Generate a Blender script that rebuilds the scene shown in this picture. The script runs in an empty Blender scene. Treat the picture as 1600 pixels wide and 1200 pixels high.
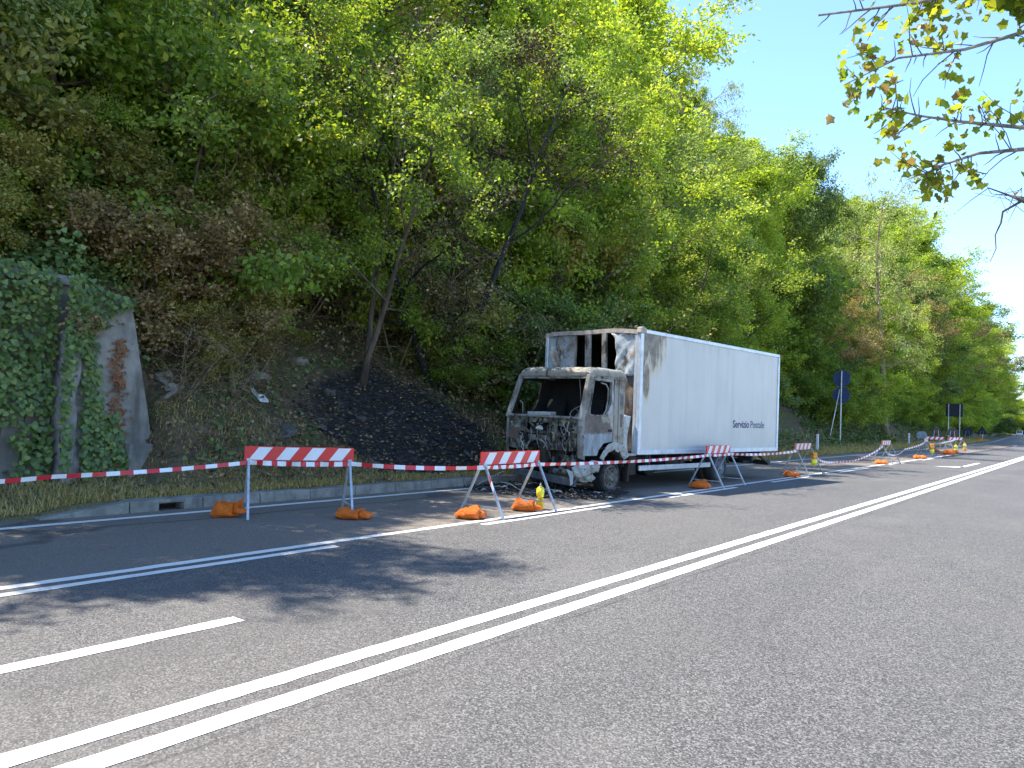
import bpy, bmesh, math, random
import numpy as np
from mathutils import Vector, Matrix

random.seed(7)
RNG = np.random.default_rng(11)
S = bpy.context.scene
COL = S.collection
rad = math.radians

# ------------------------------------------------------------------ camera, sky, sun, exposure
YAW, PITCH, ROLL, CAM_H = rad(37.532), rad(1.9576), rad(2.3), 1.65
fw = Vector((-math.sin(YAW) * math.cos(PITCH), math.cos(YAW) * math.cos(PITCH), math.sin(PITCH)))
r0 = Vector((math.cos(YAW), math.sin(YAW), 0))
u0 = r0.cross(fw)
rt = math.cos(ROLL) * r0 + math.sin(ROLL) * u0
up = -math.sin(ROLL) * r0 + math.cos(ROLL) * u0
cam_d = bpy.data.cameras.new('camera')
cam = bpy.data.objects.new('camera', cam_d)
COL.objects.link(cam)
cam.matrix_world = Matrix(((rt.x, up.x, -fw.x, 0), (rt.y, up.y, -fw.y, 0), (rt.z, up.z, -fw.z, CAM_H), (0, 0, 0, 1)))
cam_d.sensor_fit = 'HORIZONTAL'
cam_d.sensor_width = 36
cam_d.lens = 27.0
cam_d.clip_end = 3000
cam_d.clip_start = 0.05
S.camera = cam

SUN_EL = rad(62.5)
SUN_AZ = rad(-111)          # clockwise from +Y: the sun stands over the wooded bank on the left
world = bpy.data.worlds.new('World')
S.world = world
world.use_nodes = True
wn = world.node_tree
for n in list(wn.nodes):
    wn.nodes.remove(n)
sky = wn.nodes.new('ShaderNodeTexSky')
sky.sky_type = 'NISHITA'
sky.sun_disc = False
sky.sun_elevation = SUN_EL
sky.sun_rotation = SUN_AZ % (2 * math.pi)
sky.air_density = 0.85
sky.dust_density = 0.1
sky.ozone_density = 6.0
bg = wn.nodes.new('ShaderNodeBackground')
bg.inputs['Strength'].default_value = 0.122
wo = wn.nodes.new('ShaderNodeOutputWorld')
wn.links.new(sky.outputs[0], bg.inputs[0])
wn.links.new(bg.outputs[0], wo.inputs[0])

sun_d = bpy.data.lights.new('sun', 'SUN')
sun_d.energy = 3.0
sun_d.angle = rad(0.53)
sun_d.color = (1.0, 0.94, 0.85)
sun = bpy.data.objects.new('sun', sun_d)
COL.objects.link(sun)
sdir = Vector((math.sin(SUN_AZ) * math.cos(SUN_EL), math.cos(SUN_AZ) * math.cos(SUN_EL), math.sin(SUN_EL)))
sun.rotation_euler = sdir.to_track_quat('Z', 'Y').to_euler()
sun.location = (-20, 10, 60)

S.view_settings.view_transform = 'Standard'
S.view_settings.look = 'None'
S.view_settings.gamma = 1
S.view_settings.use_curve_mapping = False
S.view_settings.exposure = 2.12
S.cycles.max_bounces = 8
S.cycles.diffuse_bounces = 6
S.cycles.glossy_bounces = 2
S.cycles.transmission_bounces = 3
S.cycles.transparent_max_bounces = 4

# ------------------------------------------------------------------ helpers: objects and tags
def link(o, parent=None):
    COL.objects.link(o)
    if parent is not None:
        o.parent = parent
    return o

def tag(o, label=None, cat=None, group=None, kind=None):
    if label: o['label'] = label
    if cat: o['category'] = cat
    if group: o['group'] = group
    if kind: o['kind'] = kind
    return o

def empty(name, loc=(0, 0, 0), rz=0.0, parent=None):
    o = bpy.data.objects.new(name, None)
    o.empty_display_size = 0.3
    o.location = loc
    o.rotation_euler = (0, 0, rz)
    return link(o, parent)

def children(o):
    return [c for c in bpy.data.objects if c.parent == o]

def copy_tree(o, kids, parent=None):
    """kids: {name: [children]} read once, before the loop that copies."""
    c = o.copy()
    COL.objects.link(c)
    if parent is not None:
        c.parent = parent
    for ch in kids.get(o.name, ()):
        copy_tree(ch, kids, c)
    return c

def kids_of(root):
    d = {}
    def walk(o):
        cs = children(o)
        d[o.name] = cs
        for c in cs:
            walk(c)
    walk(root)
    return d

class MB:
    """collects polygons for ONE mesh object"""
    def __init__(self):
        self.v, self.f, self.m = [], [], []

    def poly(self, pts, mi=0):
        b = len(self.v)
        self.v += [tuple(p) for p in pts]
        self.f.append(tuple(range(b, b + len(pts))))
        self.m.append(mi)

    def raw(self, vs, fs, mi=0):
        b = len(self.v)
        self.v += [tuple(p) for p in vs]
        for f in fs:
            self.f.append(tuple(i + b for i in f))
            self.m.append(mi)

    def box(self, c, s, rot=None, mi=0, jit=0.0):
        c = Vector(c)
        vs = []
        for x in (-.5, .5):
            for y in (-.5, .5):
                for z in (-.5, .5):
                    p = Vector((x * s[0], y * s[1], z * s[2]))
                    if jit:
                        p += Vector((random.uniform(-jit, jit), random.uniform(-jit, jit), random.uniform(-jit, jit)))
                    if rot is not None:
                        p = rot @ p
                    vs.append(c + p)
        self.raw(vs, [(0, 1, 3, 2), (4, 6, 7, 5), (0, 4, 5, 1), (2, 3, 7, 6), (0, 2, 6, 4), (1, 5, 7, 3)], mi)
        return self

    def box2(self, a, b, mi=0):
        return self.box([(a[i] + b[i]) / 2 for i in range(3)], [abs(b[i] - a[i]) for i in range(3)], None, mi)

    def bar(self, p, q, w, h, upv=(0, 0, 1), mi=0):
        p, q = Vector(p), Vector(q)
        d = (q - p)
        L = d.length
        d = d / L
        s = d.cross(Vector(upv))
        if s.length < 1e-4:
            s = d.cross(Vector((0, 1, 0)))
        s.normalize()
        u = s.cross(d)
        rot = Matrix((s, d, u)).transposed()
        return self.box((p + q) / 2, (w, L, h), rot, mi)

    def tube(self, pts, rs, n=6, cap=True, mi=0):
        pts = [Vector(p) for p in pts]
        if not hasattr(rs, '__len__'):
            rs = [rs] * len(pts)
        d = (pts[1] - pts[0]).normalized()
        a = d.orthogonal().normalized()
        rings = []
        b0 = len(self.v)
        for i, p in enumerate(pts):
            if i == 0: d = pts[1] - pts[0]
            elif i == len(pts) - 1: d = pts[-1] - pts[-2]
            else: d = pts[i + 1] - pts[i - 1]
            if d.length < 1e-9: d = Vector((0, 0, 1))
            d.normalize()
            a = a - d * a.dot(d)
            if a.length < 1e-6: a = d.orthogonal()
            a.normalize()
            bb = d.cross(a)
            for k in range(n):
                t = 2 * math.pi * k / n
                self.v.append(tuple(p + (a * math.cos(t) + bb * math.sin(t)) * rs[i]))
        for i in range(len(pts) - 1):
            for k in range(n):
                k2 = (k + 1) % n
                self.f.append((b0 + i * n + k, b0 + i * n + k2, b0 + (i + 1) * n + k2, b0 + (i + 1) * n + k))
                self.m.append(mi)
        if cap:
            self.f.append(tuple(b0 + k for k in reversed(range(n)))); self.m.append(mi)
            e = b0 + (len(pts) - 1) * n
            self.f.append(tuple(e + k for k in range(n))); self.m.append(mi)
        return self

    def lathe(self, prof, c, axis=(1, 0, 0), n=24, mi=0, closed=False, wob=0.0):
        """prof: list of (radius, along-axis)"""
        ax = Vector(axis).normalized()
        a = ax.orthogonal().normalized()
        b = ax.cross(a)
        c = Vector(c)
        b0 = len(self.v)
        for (r, h) in prof:
            for k in range(n):
                t = 2 * math.pi * k / n
                rr = r * (1 + wob * math.sin(3.1 * t + h * 9) + wob * .6 * math.sin(7.3 * t + r * 20))
                self.v.append(tuple(c + ax * h + (a * math.cos(t) + b * math.sin(t)) * rr))
        m = len(prof)
        for i in range(m - 1 + (1 if closed else 0)):
            i2 = (i + 1) % m
            for k in range(n):
                k2 = (k + 1) % n
                self.f.append((b0 + i * n + k, b0 + i * n + k2, b0 + i2 * n + k2, b0 + i2 * n + k))
                self.m.append(mi)
        return self

    def prism(self, pts, off, mi=0):
        """extrude a polygon (3-D points) by a vector"""
        off = Vector(off)
        A = [Vector(p) for p in pts]
        n = len(A)
        vs = A + [p + off for p in A]
        fs = [tuple(reversed(range(n))), tuple(range(n, 2 * n))]
        for i in range(n):
            j = (i + 1) % n
            fs.append((i, j, n + j, n + i))
        self.raw(vs, fs, mi)
        return self

    def ring_plate(self, outer, inner, off, mi=0):
        """plate with a hole: outer and inner loops with the same number of points, thickness by vector"""
        off = Vector(off)
        n = len(outer)
        O = [Vector(p) for p in outer]; I = [Vector(p) for p in inner]
        vs = O + I + [p + off for p in O] + [p + off for p in I]
        fs = []
        for i in range(n):
            j = (i + 1) % n
            fs += [(i, j, n + j, n + i), (2 * n + i, 3 * n + i, 3 * n + j, 2 * n + j),
                   (i, 2 * n + i, 2 * n + j, j), (n + i, n + j, 3 * n + j, 3 * n + i)]
        self.raw(vs, fs, mi)
        return self

    def grid(self, fn, nu, nv, mi=0, thick=None):
        b0 = len(self.v)
        for i in range(nu + 1):
            for j in range(nv + 1):
                self.v.append(tuple(fn(i / nu, j / nv)))
        for i in range(nu):
            for j in range(nv):
                a = b0 + i * (nv + 1) + j
                self.f.append((a, a + 1, a + nv + 2, a + nv + 1))
                self.m.append(mi)
        return self

    def build(self, name, mats, parent=None, smooth=False, bevel=0.0, solid=0.0, loc=None):
        me = bpy.data.meshes.new(name)
        me.from_pydata(self.v, [], self.f)
        if not isinstance(mats, (list, tuple)):
            mats = [mats]
        for m in mats:
            me.materials.append(m)
        if len(mats) > 1:
            me.polygons.foreach_set('material_index', self.m)
        bm = bmesh.new()
        bm.from_mesh(me)
        if smooth:
            bmesh.ops.remove_doubles(bm, verts=bm.verts, dist=1e-5)
        bmesh.ops.recalc_face_normals(bm, faces=bm.faces)
        bm.to_mesh(me)
        bm.free()
        if smooth:
            me.polygons.foreach_set('use_smooth', [True] * len(me.polygons))
            try:
                me.set_sharp_from_angle(angle=rad(40))
            except Exception:
                pass
        me.update()
        o = bpy.data.objects.new(name, me)
        if loc is not None:
            o.location = loc
        link(o, parent)
        if solid:
            md = o.modifiers.new('thickness', 'SOLIDIFY'); md.thickness = solid; md.offset = 0
        if bevel:
            md = o.modifiers.new('edge', 'BEVEL'); md.width = bevel; md.segments = 2; md.limit_method = 'ANGLE'; md.angle_limit = rad(40)
        return o

def np_mesh(name, V, F, mats, mi=None):
    """fast mesh of quads or triangles from arrays"""
    V = np.asarray(V, dtype=np.float32); F = np.asarray(F, dtype=np.int32)
    me = bpy.data.meshes.new(name)
    me.vertices.add(len(V)); me.vertices.foreach_set('co', V.ravel())
    k = F.shape[1]
    me.loops.add(F.size); me.loops.foreach_set('vertex_index', F.ravel())
    me.polygons.add(len(F))
    me.polygons.foreach_set('loop_start', np.arange(0, F.size, k, dtype=np.int32))
    try:
        me.polygons.foreach_set('loop_total', np.full(len(F), k, dtype=np.int32))
    except Exception:
        pass
    for m in mats:
        me.materials.append(m)
    if mi is not None:
        me.polygons.foreach_set('material_index', np.asarray(mi, dtype=np.int32))
    me.update(calc_edges=True)
    me.validate()
    return me

# ------------------------------------------------------------------ helpers: materials
class NT:
    def __init__(self, name):
        self.m = bpy.data.materials.new(name)
        self.m.use_nodes = True
        self.t = self.m.node_tree
        self.b = self.t.nodes['Principled BSDF']
        self.out = self.t.nodes['Material Output']
        self._c = None

    def n(self, typ, ins=None, **props):
        nd = self.t.nodes.new(typ)
        for k, v in props.items():
            setattr(nd, k, v)
        for k, v in (ins or {}).items():
            self.set(nd.inputs[k], v)
        return nd

    def set(self, sock, v):
        if isinstance(v, bpy.types.NodeSocket):
            self.t.links.new(v, sock)
        elif isinstance(v, (tuple, list)) and len(v) == 3 and sock.type == 'RGBA':
            sock.default_value = (*v, 1)
        else:
            sock.default_value = v

    def coord(self):
        if self._c is None:
            self._c = self.n('ShaderNodeTexCoord').outputs['Object']
        return self._c

    def xyz(self, c=None):
        s = self.n('ShaderNodeSeparateXYZ', {0: c or self.coord()})
        return s.outputs[0], s.outputs[1], s.outputs[2]

    def scaled(self, sc, c=None):
        return self.n('ShaderNodeMapping', {0: c or self.coord(), 3: sc}).outputs[0]

    def noise(self, scale, detail=4, rough=.55, c=None, dist=0.0):
        return self.n('ShaderNodeTexNoise', {'Vector': c or self.coord(), 'Scale': scale, 'Detail': detail, 'Roughness': rough, 'Distortion': dist}).outputs['Fac']

    def vor(self, scale, c=None, out='Distance', feat='F1'):
        return self.n('ShaderNodeTexVoronoi', {'Vector': c or self.coord(), 'Scale': scale}, feature=feat).outputs[out]

    def math(self, op, a, b=0.0, clamp=False):
        nd = self.n('ShaderNodeMath', {0: a, 1: b}, operation=op)
        nd.use_clamp = clamp
        return nd.outputs[0]

    def ramp(self, fac, lo, hi):
        """smooth 0..1 between lo and hi"""
        nd = self.n('ShaderNodeMapRange', {0: fac, 1: lo, 2: hi, 3: 0.0, 4: 1.0}, interpolation_type='SMOOTHSTEP')
        return nd.outputs[0]

    def mix(self, fac, a, b, mode='MIX'):
        nd = self.n('ShaderNodeMix', data_type='RGBA', blend_type=mode)
        self.set(nd.inputs[0], fac); self.set(nd.inputs[6], a); self.set(nd.inputs[7], b)
        return nd.outputs[2]

    def colors(self, fac, stops):
        nd = self.n('ShaderNodeValToRGB', {0: fac})
        cr = nd.color_ramp
        while len(cr.elements) < len(stops):
            cr.elements.new(.5)
        for e, (p, c) in zip(cr.elements, stops):
            e.position = p; e.color = (*c, 1)
        return nd.outputs[0]

    def bump(self, h, strength=.4, dist=.02):
        nd = self.n('ShaderNodeBump', {'Height': h, 'Strength': strength, 'Distance': dist})
        self.t.links.new(nd.outputs[0], self.b.inputs['Normal'])

    def base(self, c): self.set(self.b.inputs['Base Color'], c); return self
    def rough(self, v): self.set(self.b.inputs['Roughness'], v); return self
    def metal(self, v): self.set(self.b.inputs['Metallic'], v); return self
    def spec(self, v): self.set(self.b.inputs['Specular IOR Level'], v); return self

M = {}

def simple(name, c, rough=.6, metal=0.0, var=.15, scale=12, bump=0.0, dirt=None):
    t = NT(name)
    k = t.noise(scale, 5, .6)
    dark = tuple(x * (1 - var) for x in c); lite = tuple(min(1, x * (1 + var)) for x in c)
    col = t.mix(t.ramp(k, .3, .7), dark, lite)
    if dirt:
        col = t.mix(t.math('MULTIPLY', t.ramp(t.noise(scale * .35, 6, .7), .5, .72), .8), col, dirt)
    t.base(col).rough(rough).metal(metal)
    if bump:
        t.bump(t.noise(scale * 3, 4), bump, .01)
    M[name] = t.m
    return t.m

def leaf_mat(name, cols, trans=.5, gloss=.35):
    """cols: dark, mid, light, odd; varies per leaf and per plant, with clumps"""
    t = NT(name)
    g = t.n('ShaderNodeNewGeometry').outputs['Random Per Island']
    oi = t.n('ShaderNodeObjectInfo').outputs['Random']
    cl = t.noise(.9, 2, .5)
    f = t.math('ADD', t.math('MULTIPLY', g, .55), t.math('MULTIPLY', cl, .45))
    f = t.math('ADD', f, t.math('MULTIPLY', t.math('SUBTRACT', oi, .5), .22))
    col = t.colors(f, [(.2, cols[0]), (.45, cols[1]), (.68, cols[2]), (.86, cols[3])])
    col = t.mix(1.0, col, (2.3, 2.15, 1.95), 'MULTIPLY')
    t.base(col).rough(.5).spec(gloss)
    tr = t.n('ShaderNodeBsdfTranslucent')
    tc = t.mix(.75, col, (1.0, 1.0, .35), 'MULTIPLY')
    bright = t.mix(1.0, tc, (1.55, 1.5, 1.1), 'MULTIPLY')
    t.t.links.new(bright, tr.inputs[0])
    mx = t.n('ShaderNodeMixShader', {0: trans})
    t.t.links.new(t.b.outputs[0], mx.inputs[1]); t.t.links.new(tr.outputs[0], mx.inputs[2])
    t.t.links.new(mx.outputs[0], t.out.inputs[0])
    M[name] = t.m
    return t.m

leaf_mat('leaf_mid', [(.040, .070, .012), (.070, .115, .018), (.105, .155, .024), (.17, .18, .03)])
leaf_mat('leaf_yellow', [(.075, .120, .018), (.115, .170, .024), (.16, .215, .030), (.24, .25, .05)], .5)
leaf_mat('leaf_dark', [(.026, .048, .012), (.046, .078, .018), (.070, .108, .026), (.10, .12, .03)], .3)
leaf_mat('leaf_olive', [(.058, .066, .020), (.098, .108, .028), (.14, .142, .038), (.19, .14, .045)], .35)
leaf_mat('leaf_brown', [(.060, .045, .025), (.115, .084, .040), (.16, .125, .055), (.14, .15, .05)], .3)
leaf_mat('leaf_burnt', [(.010, .009, .008), (.022, .018, .014), (.045, .036, .020), (.065, .062, .022)], .1, .1)
leaf_mat('leaf_silver', [(.065, .100, .040), (.105, .150, .055), (.15, .195, .075), (.20, .22, .09)], .45)
leaf_mat('leaf_ivy', [(.022, .042, .012), (.040, .068, .017), (.060, .094, .024), (.10, .12, .03)], .2, .5)
leaf_mat('leaf_red', [(.05, .024, .012), (.09, .040, .018), (.13, .062, .025), (.09, .06, .03)], .3)
leaf_mat('leaf_plane', [(.060, .066, .018), (.085, .112, .016), (.14, .150, .020), (.12, .085, .035)], .6, .3)
leaf_mat('leaf_plane_green', [(.035, .070, .010), (.065, .115, .014), (.11, .160, .02), (.20, .20, .03)], .5, .3)
leaf_mat('litter', [(.050, .036, .022), (.095, .066, .036), (.155, .112, .060), (.20, .155, .09)], .1, .2)
leaf_mat('grass_dry', [(.075, .074, .026), (.135, .115, .044), (.20, .16, .068), (.26, .21, .105)], .3, .2)

def bark(name, c1, c2, sc=5):
    t = NT(name)
    k = t.noise(sc, 6, .65, t.scaled((1, 1, .25)))
    t.base(t.mix(t.ramp(k, .35, .65), c1, c2)).rough(.9)
    t.bump(t.noise(sc * 4, 5, .7, t.scaled((1, 1, .2))), .6, .02)
    M[name] = t.m
bark('bark', (.050, .036, .024), (.125, .094, .064))
bark('bark_pale', (.13, .092, .058), (.26, .195, .13))
bark('bark_black', (.008, .008, .008), (.022, .02, .018))
bark('bark_plane', (.12, .105, .085), (.28, .26, .22), 9)

# asphalt: old smooth lay-by beyond the solid line, its tone lifted against the shade, coarser sun-bleached carriageway on this side
def make_asphalt():
    t = NT('asphalt')
    x, y, z = t.xyz()
    wob = t.math('MULTIPLY', t.math('SUBTRACT', t.noise(.8, 3), .5), .35)
    lay = t.ramp(t.math('ADD', x, wob), -7.0, -7.35)
    # visible aggregate
    v1 = t.vor(105, out='Color')
    g1 = t.n('ShaderNodeSeparateColor', {0: v1}).outputs[0]
    v2 = t.noise(150, 3, .7)
    agg = t.math('ADD', t.math('MULTIPLY', g1, .6), t.math('MULTIPLY', v2, .4))
    road = t.colors(agg, [(.18, (.022, .0215, .0205)), (.40, (.058, .0555, .052)), (.60, (.102, .097, .091)), (.85, (.225, .215, .203))])
    laycol = t.colors(agg, [(.15, (.085, .068, .053)), (.45, (.150, .124, .098)), (.70, (.20, .170, .135)), (.92, (.32, .28, .23))])  # paler, warmer mix painted to make up for the blue shade
    col = t.mix(lay, road, laycol)
    # broad tone changes, wheel tracks, streaks along the road
    big = t.noise(.22, 4, .6)
    streak = t.noise(1.0, 5, .65, t.scaled((1.6, .10, 1)))
    col = t.mix(t.math('MULTIPLY', t.ramp(big, .42, .66), .25), col, (.135, .121, .104))
    col = t.mix(t.math('MULTIPLY', t.ramp(streak, .52, .74), .22), col, (.065, .062, .059))
    pale = t.math('MULTIPLY', t.ramp(t.noise(2.6, 5, .7, t.scaled((.9, .30, 1))), .60, .75), .26)
    col = t.mix(pale, col, (.19, .178, .162))
    for wx in (-6.35, -4.75, -2.4, -.7):
        wt = t.ramp(t.math('ABSOLUTE', t.math('SUBTRACT', t.math('ADD', x, t.math('MULTIPLY', wob, .6)), wx)), .42, .12)
        col = t.mix(t.math('MULTIPLY', t.math('MULTIPLY', wt, t.ramp(t.noise(.5, 4, .6, t.scaled((1, .15, 1))), .3, .7)), .16), col, (.050, .048, .046))
    jx = t.ramp(t.math('ABSOLUTE', t.math('ADD', t.math('ADD', x, t.math('MULTIPLY', t.math('SUBTRACT', t.noise(1.5, 4, .7), .5), .10)), 3.37)), .022, .006)
    col = t.mix(t.math('MULTIPLY', jx, t.math('MULTIPLY', t.ramp(t.noise(.9, 3), .40, .55), .55)), col, (.025, .024, .023))
    mot = t.noise(.55, 6, .68, t.scaled((1, .45, 1)))
    col = t.mix(t.math('MULTIPLY', t.ramp(mot, .50, .68), .30), col, (.152, .141, .127))
    col = t.mix(t.math('MULTIPLY', t.ramp(mot, .44, .30), .26), col, (.052, .050, .048))
    oil = t.ramp(t.noise(1.9, 3, .5, t.scaled((1.2, .8, 1))), .70, .78)
    col = t.mix(t.math('MULTIPLY', oil, .35), col, (.035, .034, .033))
    # tar-sealed crack lines on the lay-by
    crk = t.vor(.42, t.n('ShaderNodeMix', {0: .25, 4: t.scaled((1, .25, 1)), 5: t.n('ShaderNodeTexNoise', {'Vector': t.coord(), 'Scale': 1.6}).outputs['Color']}, data_type='VECTOR').outputs[1], 'Distance', 'DISTANCE_TO_EDGE')
    cm = t.math('MULTIPLY', t.ramp(crk, .022, .004), lay)
    col = t.mix(t.math('MULTIPLY', cm, .55), col, (.028, .028, .03))
    # soot and oil around the burnt front of the lorry
    dx = t.math('DIVIDE', t.math('ADD', x, 9.4), 2.1)
    dy = t.math('DIVIDE', t.math('SUBTRACT', y, 13.6), 2.1)
    dd = t.math('SQRT', t.math('ADD', t.math('MULTIPLY', dx, dx), t.math('MULTIPLY', dy, dy)))
    dd = t.math('ADD', dd, t.math('MULTIPLY', t.math('SUBTRACT', t.noise(1.3, 6, .7), .5), 1.3))
    col = t.mix(t.math('MULTIPLY', t.ramp(dd, 1.1, .5), .72), col, (.020, .020, .021))
    t.base(col).rough(t.math('ADD', .72, t.math('MULTIPLY', g1, .2))).spec(.35)
    t.bump(t.math('ADD', t.vor(68), t.math('MULTIPLY', v2, .5)), .55, .012)
    M['asphalt'] = t.m
make_asphalt()

def make_paint():
    t = NT('road_paint')
    n1 = t.noise(70, 5, .7); n2 = t.noise(3.0, 5, .65)
    w = t.ramp(t.math('ADD', n1, t.math('MULTIPLY', n2, .5)), .97, 1.06)
    col = t.mix(t.ramp(n2, .35, .7), (.74, .75, .75), (.82, .82, .81))
    col = t.mix(t.math('MULTIPLY', w, .7), col, (.2, .19, .18))
    t.base(col).rough(.65)
    t.bump(t.noise(110, 3), .25, .006)
    M['road_paint'] = t.m
    t = NT('road_paint_worn')
    n1 = t.noise(60, 5, .75); n2 = t.noise(2.2, 5, .7)
    w = t.ramp(t.math('ADD', n1, t.math('MULTIPLY', n2, .6)), .86, 1.04)
    col = t.mix(t.math('MULTIPLY', w, .8), (.66, .63, .57), (.17, .165, .155))
    t.base(col).rough(.7)
    t.bump(t.noise(110, 3), .25, .006)
    M['road_paint_worn'] = t.m
make_paint()

def make_concrete(name, c, stain=(.07, .07, .06), sc=3.0):
    t = NT(name)
    a = t.noise(sc, 7, .68); b = t.noise(sc * 9, 5, .7)
    dr = t.noise(sc * 1.2, 5, .6, t.scaled((1, 1, .18)))
    col = t.mix(t.ramp(a, .3, .72), tuple(x * .62 for x in c), tuple(min(1, x * 1.25) for x in c))
    col = t.mix(t.math('MULTIPLY', t.ramp(dr, .50, .70), .7), col, stain)
    col = t.mix(t.math('MULTIPLY', t.ramp(b, .56, .75), .5), col, tuple(x * .45 for x in c))
    t.base(col).rough(.92).spec(.2)
    t.bump(t.math('ADD', a, t.math('MULTIPLY', b, .6)), .7, .03)
    M[name] = t.m
make_concrete('concrete_kerb', (.235, .225, .195), (.10, .098, .085))
make_concrete('concrete_wall', (.26, .24, .205), (.055, .055, .045), 1.6)
make_concrete('plaster_pale', (.27, .25, .225), (.12, .11, .095), 2.6)
make_concrete('stone', (.27, .235, .19), (.09, .08, .065), 4)
make_concrete('stone_sooty', (.11, .10, .088), (.02, .02, .02), 4)

def make_hill():
    t = NT('hillside_soil')
    x, y, z = t.xyz()
    a = t.noise(.9, 6, .65); b = t.noise(7, 6, .7); d = t.noise(28, 4, .7)
    col = t.colors(b, [(.30, (.055, .040, .026)), (.48, (.125, .090, .056)), (.62, (.185, .138, .085)), (.80, (.27, .215, .145))])
    grn = t.math('MULTIPLY', t.ramp(a, .45, .62), .7)
    col = t.mix(grn, col, t.mix(t.ramp(d, .4, .62), (.060, .075, .025), (.125, .140, .050)))
    # dry grass strip next to the kerb
    foot = t.ramp(z, .75, .22)
    col = t.mix(t.math('MULTIPLY', foot, .6), col, t.mix(t.ramp(d, .35, .65), (.11, .105, .045), (.24, .20, .10)))
    # bare brown earth farther along
    far = t.math('MULTIPLY', t.ramp(y, 40, 60), t.ramp(t.noise(.25, 4, .6), .48, .60))
    col = t.mix(far, col, t.mix(t.ramp(b, .35, .65), (.08, .055, .034), (.155, .115, .072)))
    # scorched patch
    dx = t.math('DIVIDE', t.math('ADD', x, 12.95), 1.62); dy = t.math('DIVIDE', t.math('SUBTRACT', y, 12.95), 2.75)
    dd = t.math('SQRT', t.math('ADD', t.math('MULTIPLY', dx, dx), t.math('MULTIPLY', dy, dy)))
    dd = t.math('ADD', dd, t.math('MULTIPLY', t.math('SUBTRACT', t.noise(1.1, 6, .7), .5), .9))
    burn = t.ramp(dd, 1.08, .80)
    soot = t.colors(b, [(.3, (.014, .013, .014)), (.5, (.030, .029, .031)), (.62, (.060, .054, .050)), (.78, (.16, .13, .10))])
    col = t.mix(t.math('MULTIPLY', burn, .95), col, soot)
    t.base(col).rough(.95).spec(.15)
    t.bump(t.math('ADD', b, t.math('MULTIPLY', d, .5)), .9, .08)
    M['hillside_soil'] = t.m
make_hill()
simple('ground_bounce', (.26, .23, .15), .95, 0, .3, 3, .3)  # ground colour made pale to bounce sunlight onto the shaded bank

simple('galv', (.42, .45, .47), .45, .55, .15, 9, .1, (.22, .22, .22))
simple('galv_old', (.30, .33, .34), .55, .5, .2, 9, .1, (.16, .13, .10))
simple('board_red', (.62, .022, .018), .45, 0, .08, 6, 0, (.45, .05, .04))
simple('board_white', (.66, .67, .68), .45, 0, .05, 6, 0, (.55, .55, .55))
simple('board_back', (.30, .31, .31), .6, .3, .1, 6)
simple('board_red_faded', (.46, .10, .075), .55, 0, .1, 6, 0, (.40, .16, .12))
simple('board_white_faded', (.62, .56, .52), .55, 0, .08, 6, 0, (.5, .4, .36))
simple('tape_red', (.55, .022, .035), .4, 0, .08, 20)
simple('tape_white', (.68, .68, .68), .4, 0, .05, 20)
simple('black_plastic', (.018, .018, .018), .5, 0, .2, 8)
simple('post_white', (.72, .73, .72), .5, 0, .06, 5, 0, (.5, .5, .46))
simple('sign_back', (.035, .060, .14), .55, .2, .15, 5)
simple('sign_back_black', (.018, .021, .032), .6, .1, .15, 5)
simple('sign_back_grey', (.30, .34, .36), .55, .3, .1, 5)
simple('lamp_yellow', (.75, .52, .01), .35, 0, .08, 10)
simple('lamp_orange', (.72, .22, .012), .35, 0, .08, 10)
simple('lamp_lens', (.80, .70, .03), .15, 0, .1, 40)
simple('white_scrap', (.62, .66, .68), .6, 0, .2, 10)
simple('car_silver', (.55, .56, .58), .3, .3, .05, 4)
simple('car_white', (.78, .78, .78), .3, 0, .04, 4)
simple('car_glass', (.02, .025, .03), .08, 0, .1, 4)

def make_bag():
    t = NT('sandbag_orange')
    w = t.n('ShaderNodeTexWave', {'Vector': t.coord(), 'Scale': 60, 'Distortion': .5}).outputs['Fac']
    k = t.noise(7, 5, .6)
    t.base(t.mix(t.ramp(k, .35, .75), (.97, .21, .012), (.90, .165, .010))).rough(.55).spec(.4)
    t.bump(t.math('ADD', t.noise(13, 5, .65, None, .8), t.math('MULTIPLY', w, .08)), 1.0, .06)
    M['sandbag_orange'] = t.m
make_bag()

def burnt_metal(name, pale, rust, soot, wp=.5, ws=.5, sc=2.6, bump=.5, tint=None):
    """oxidised sheet: pale ash, rust and soot in patches"""
    t = NT(name)
    a = t.noise(sc, 7, .66, None, .4); b = t.noise(sc * 4.5, 6, .7); c = t.noise(sc * 1.7, 6, .65, t.scaled((1, 1, .4)))
    col = t.mix(t.ramp(a, wp - .10, wp + .10), rust, pale)
    if tint:
        col = t.mix(t.math('MULTIPLY', t.ramp(t.noise(sc * .8, 5, .6), .48, .62), .8), col, tint)
    col = t.mix(t.ramp(c, ws + .02, ws + .16), col, soot)
    col = t.mix(t.math('MULTIPLY', t.ramp(b, .54, .72), .75), col, tuple(x * .4 for x in soot))
    col = t.mix(t.math('MULTIPLY', t.ramp(b, .40, .26), .5), col, tuple(min(.8, x * 1.35) for x in pale))
    col = t.mix(1.0, col, (1.03, 1.0, .93), 'MULTIPLY')
    t.base(col).rough(.85).metal(0.0).spec(.25)
    t.bump(t.math('ADD', a, t.math('MULTIPLY', b, .5)), bump, .02)
    M[name] = t.m
burnt_metal('burnt_shell', (.245, .25, .245), (.14, .125, .105), (.030, .028, .028), .48, .50)
burnt_metal('burnt_front', (.18, .20, .195), (.085, .075, .06), (.018, .018, .019), .50, .44, 4.5, .8, (.30, .31, .21))
burnt_metal('burnt_cream', (.30, .28, .235), (.19, .155, .12), (.065, .06, .058), .44, .50, 2.2, .5, (.27, .27, .28))
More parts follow.
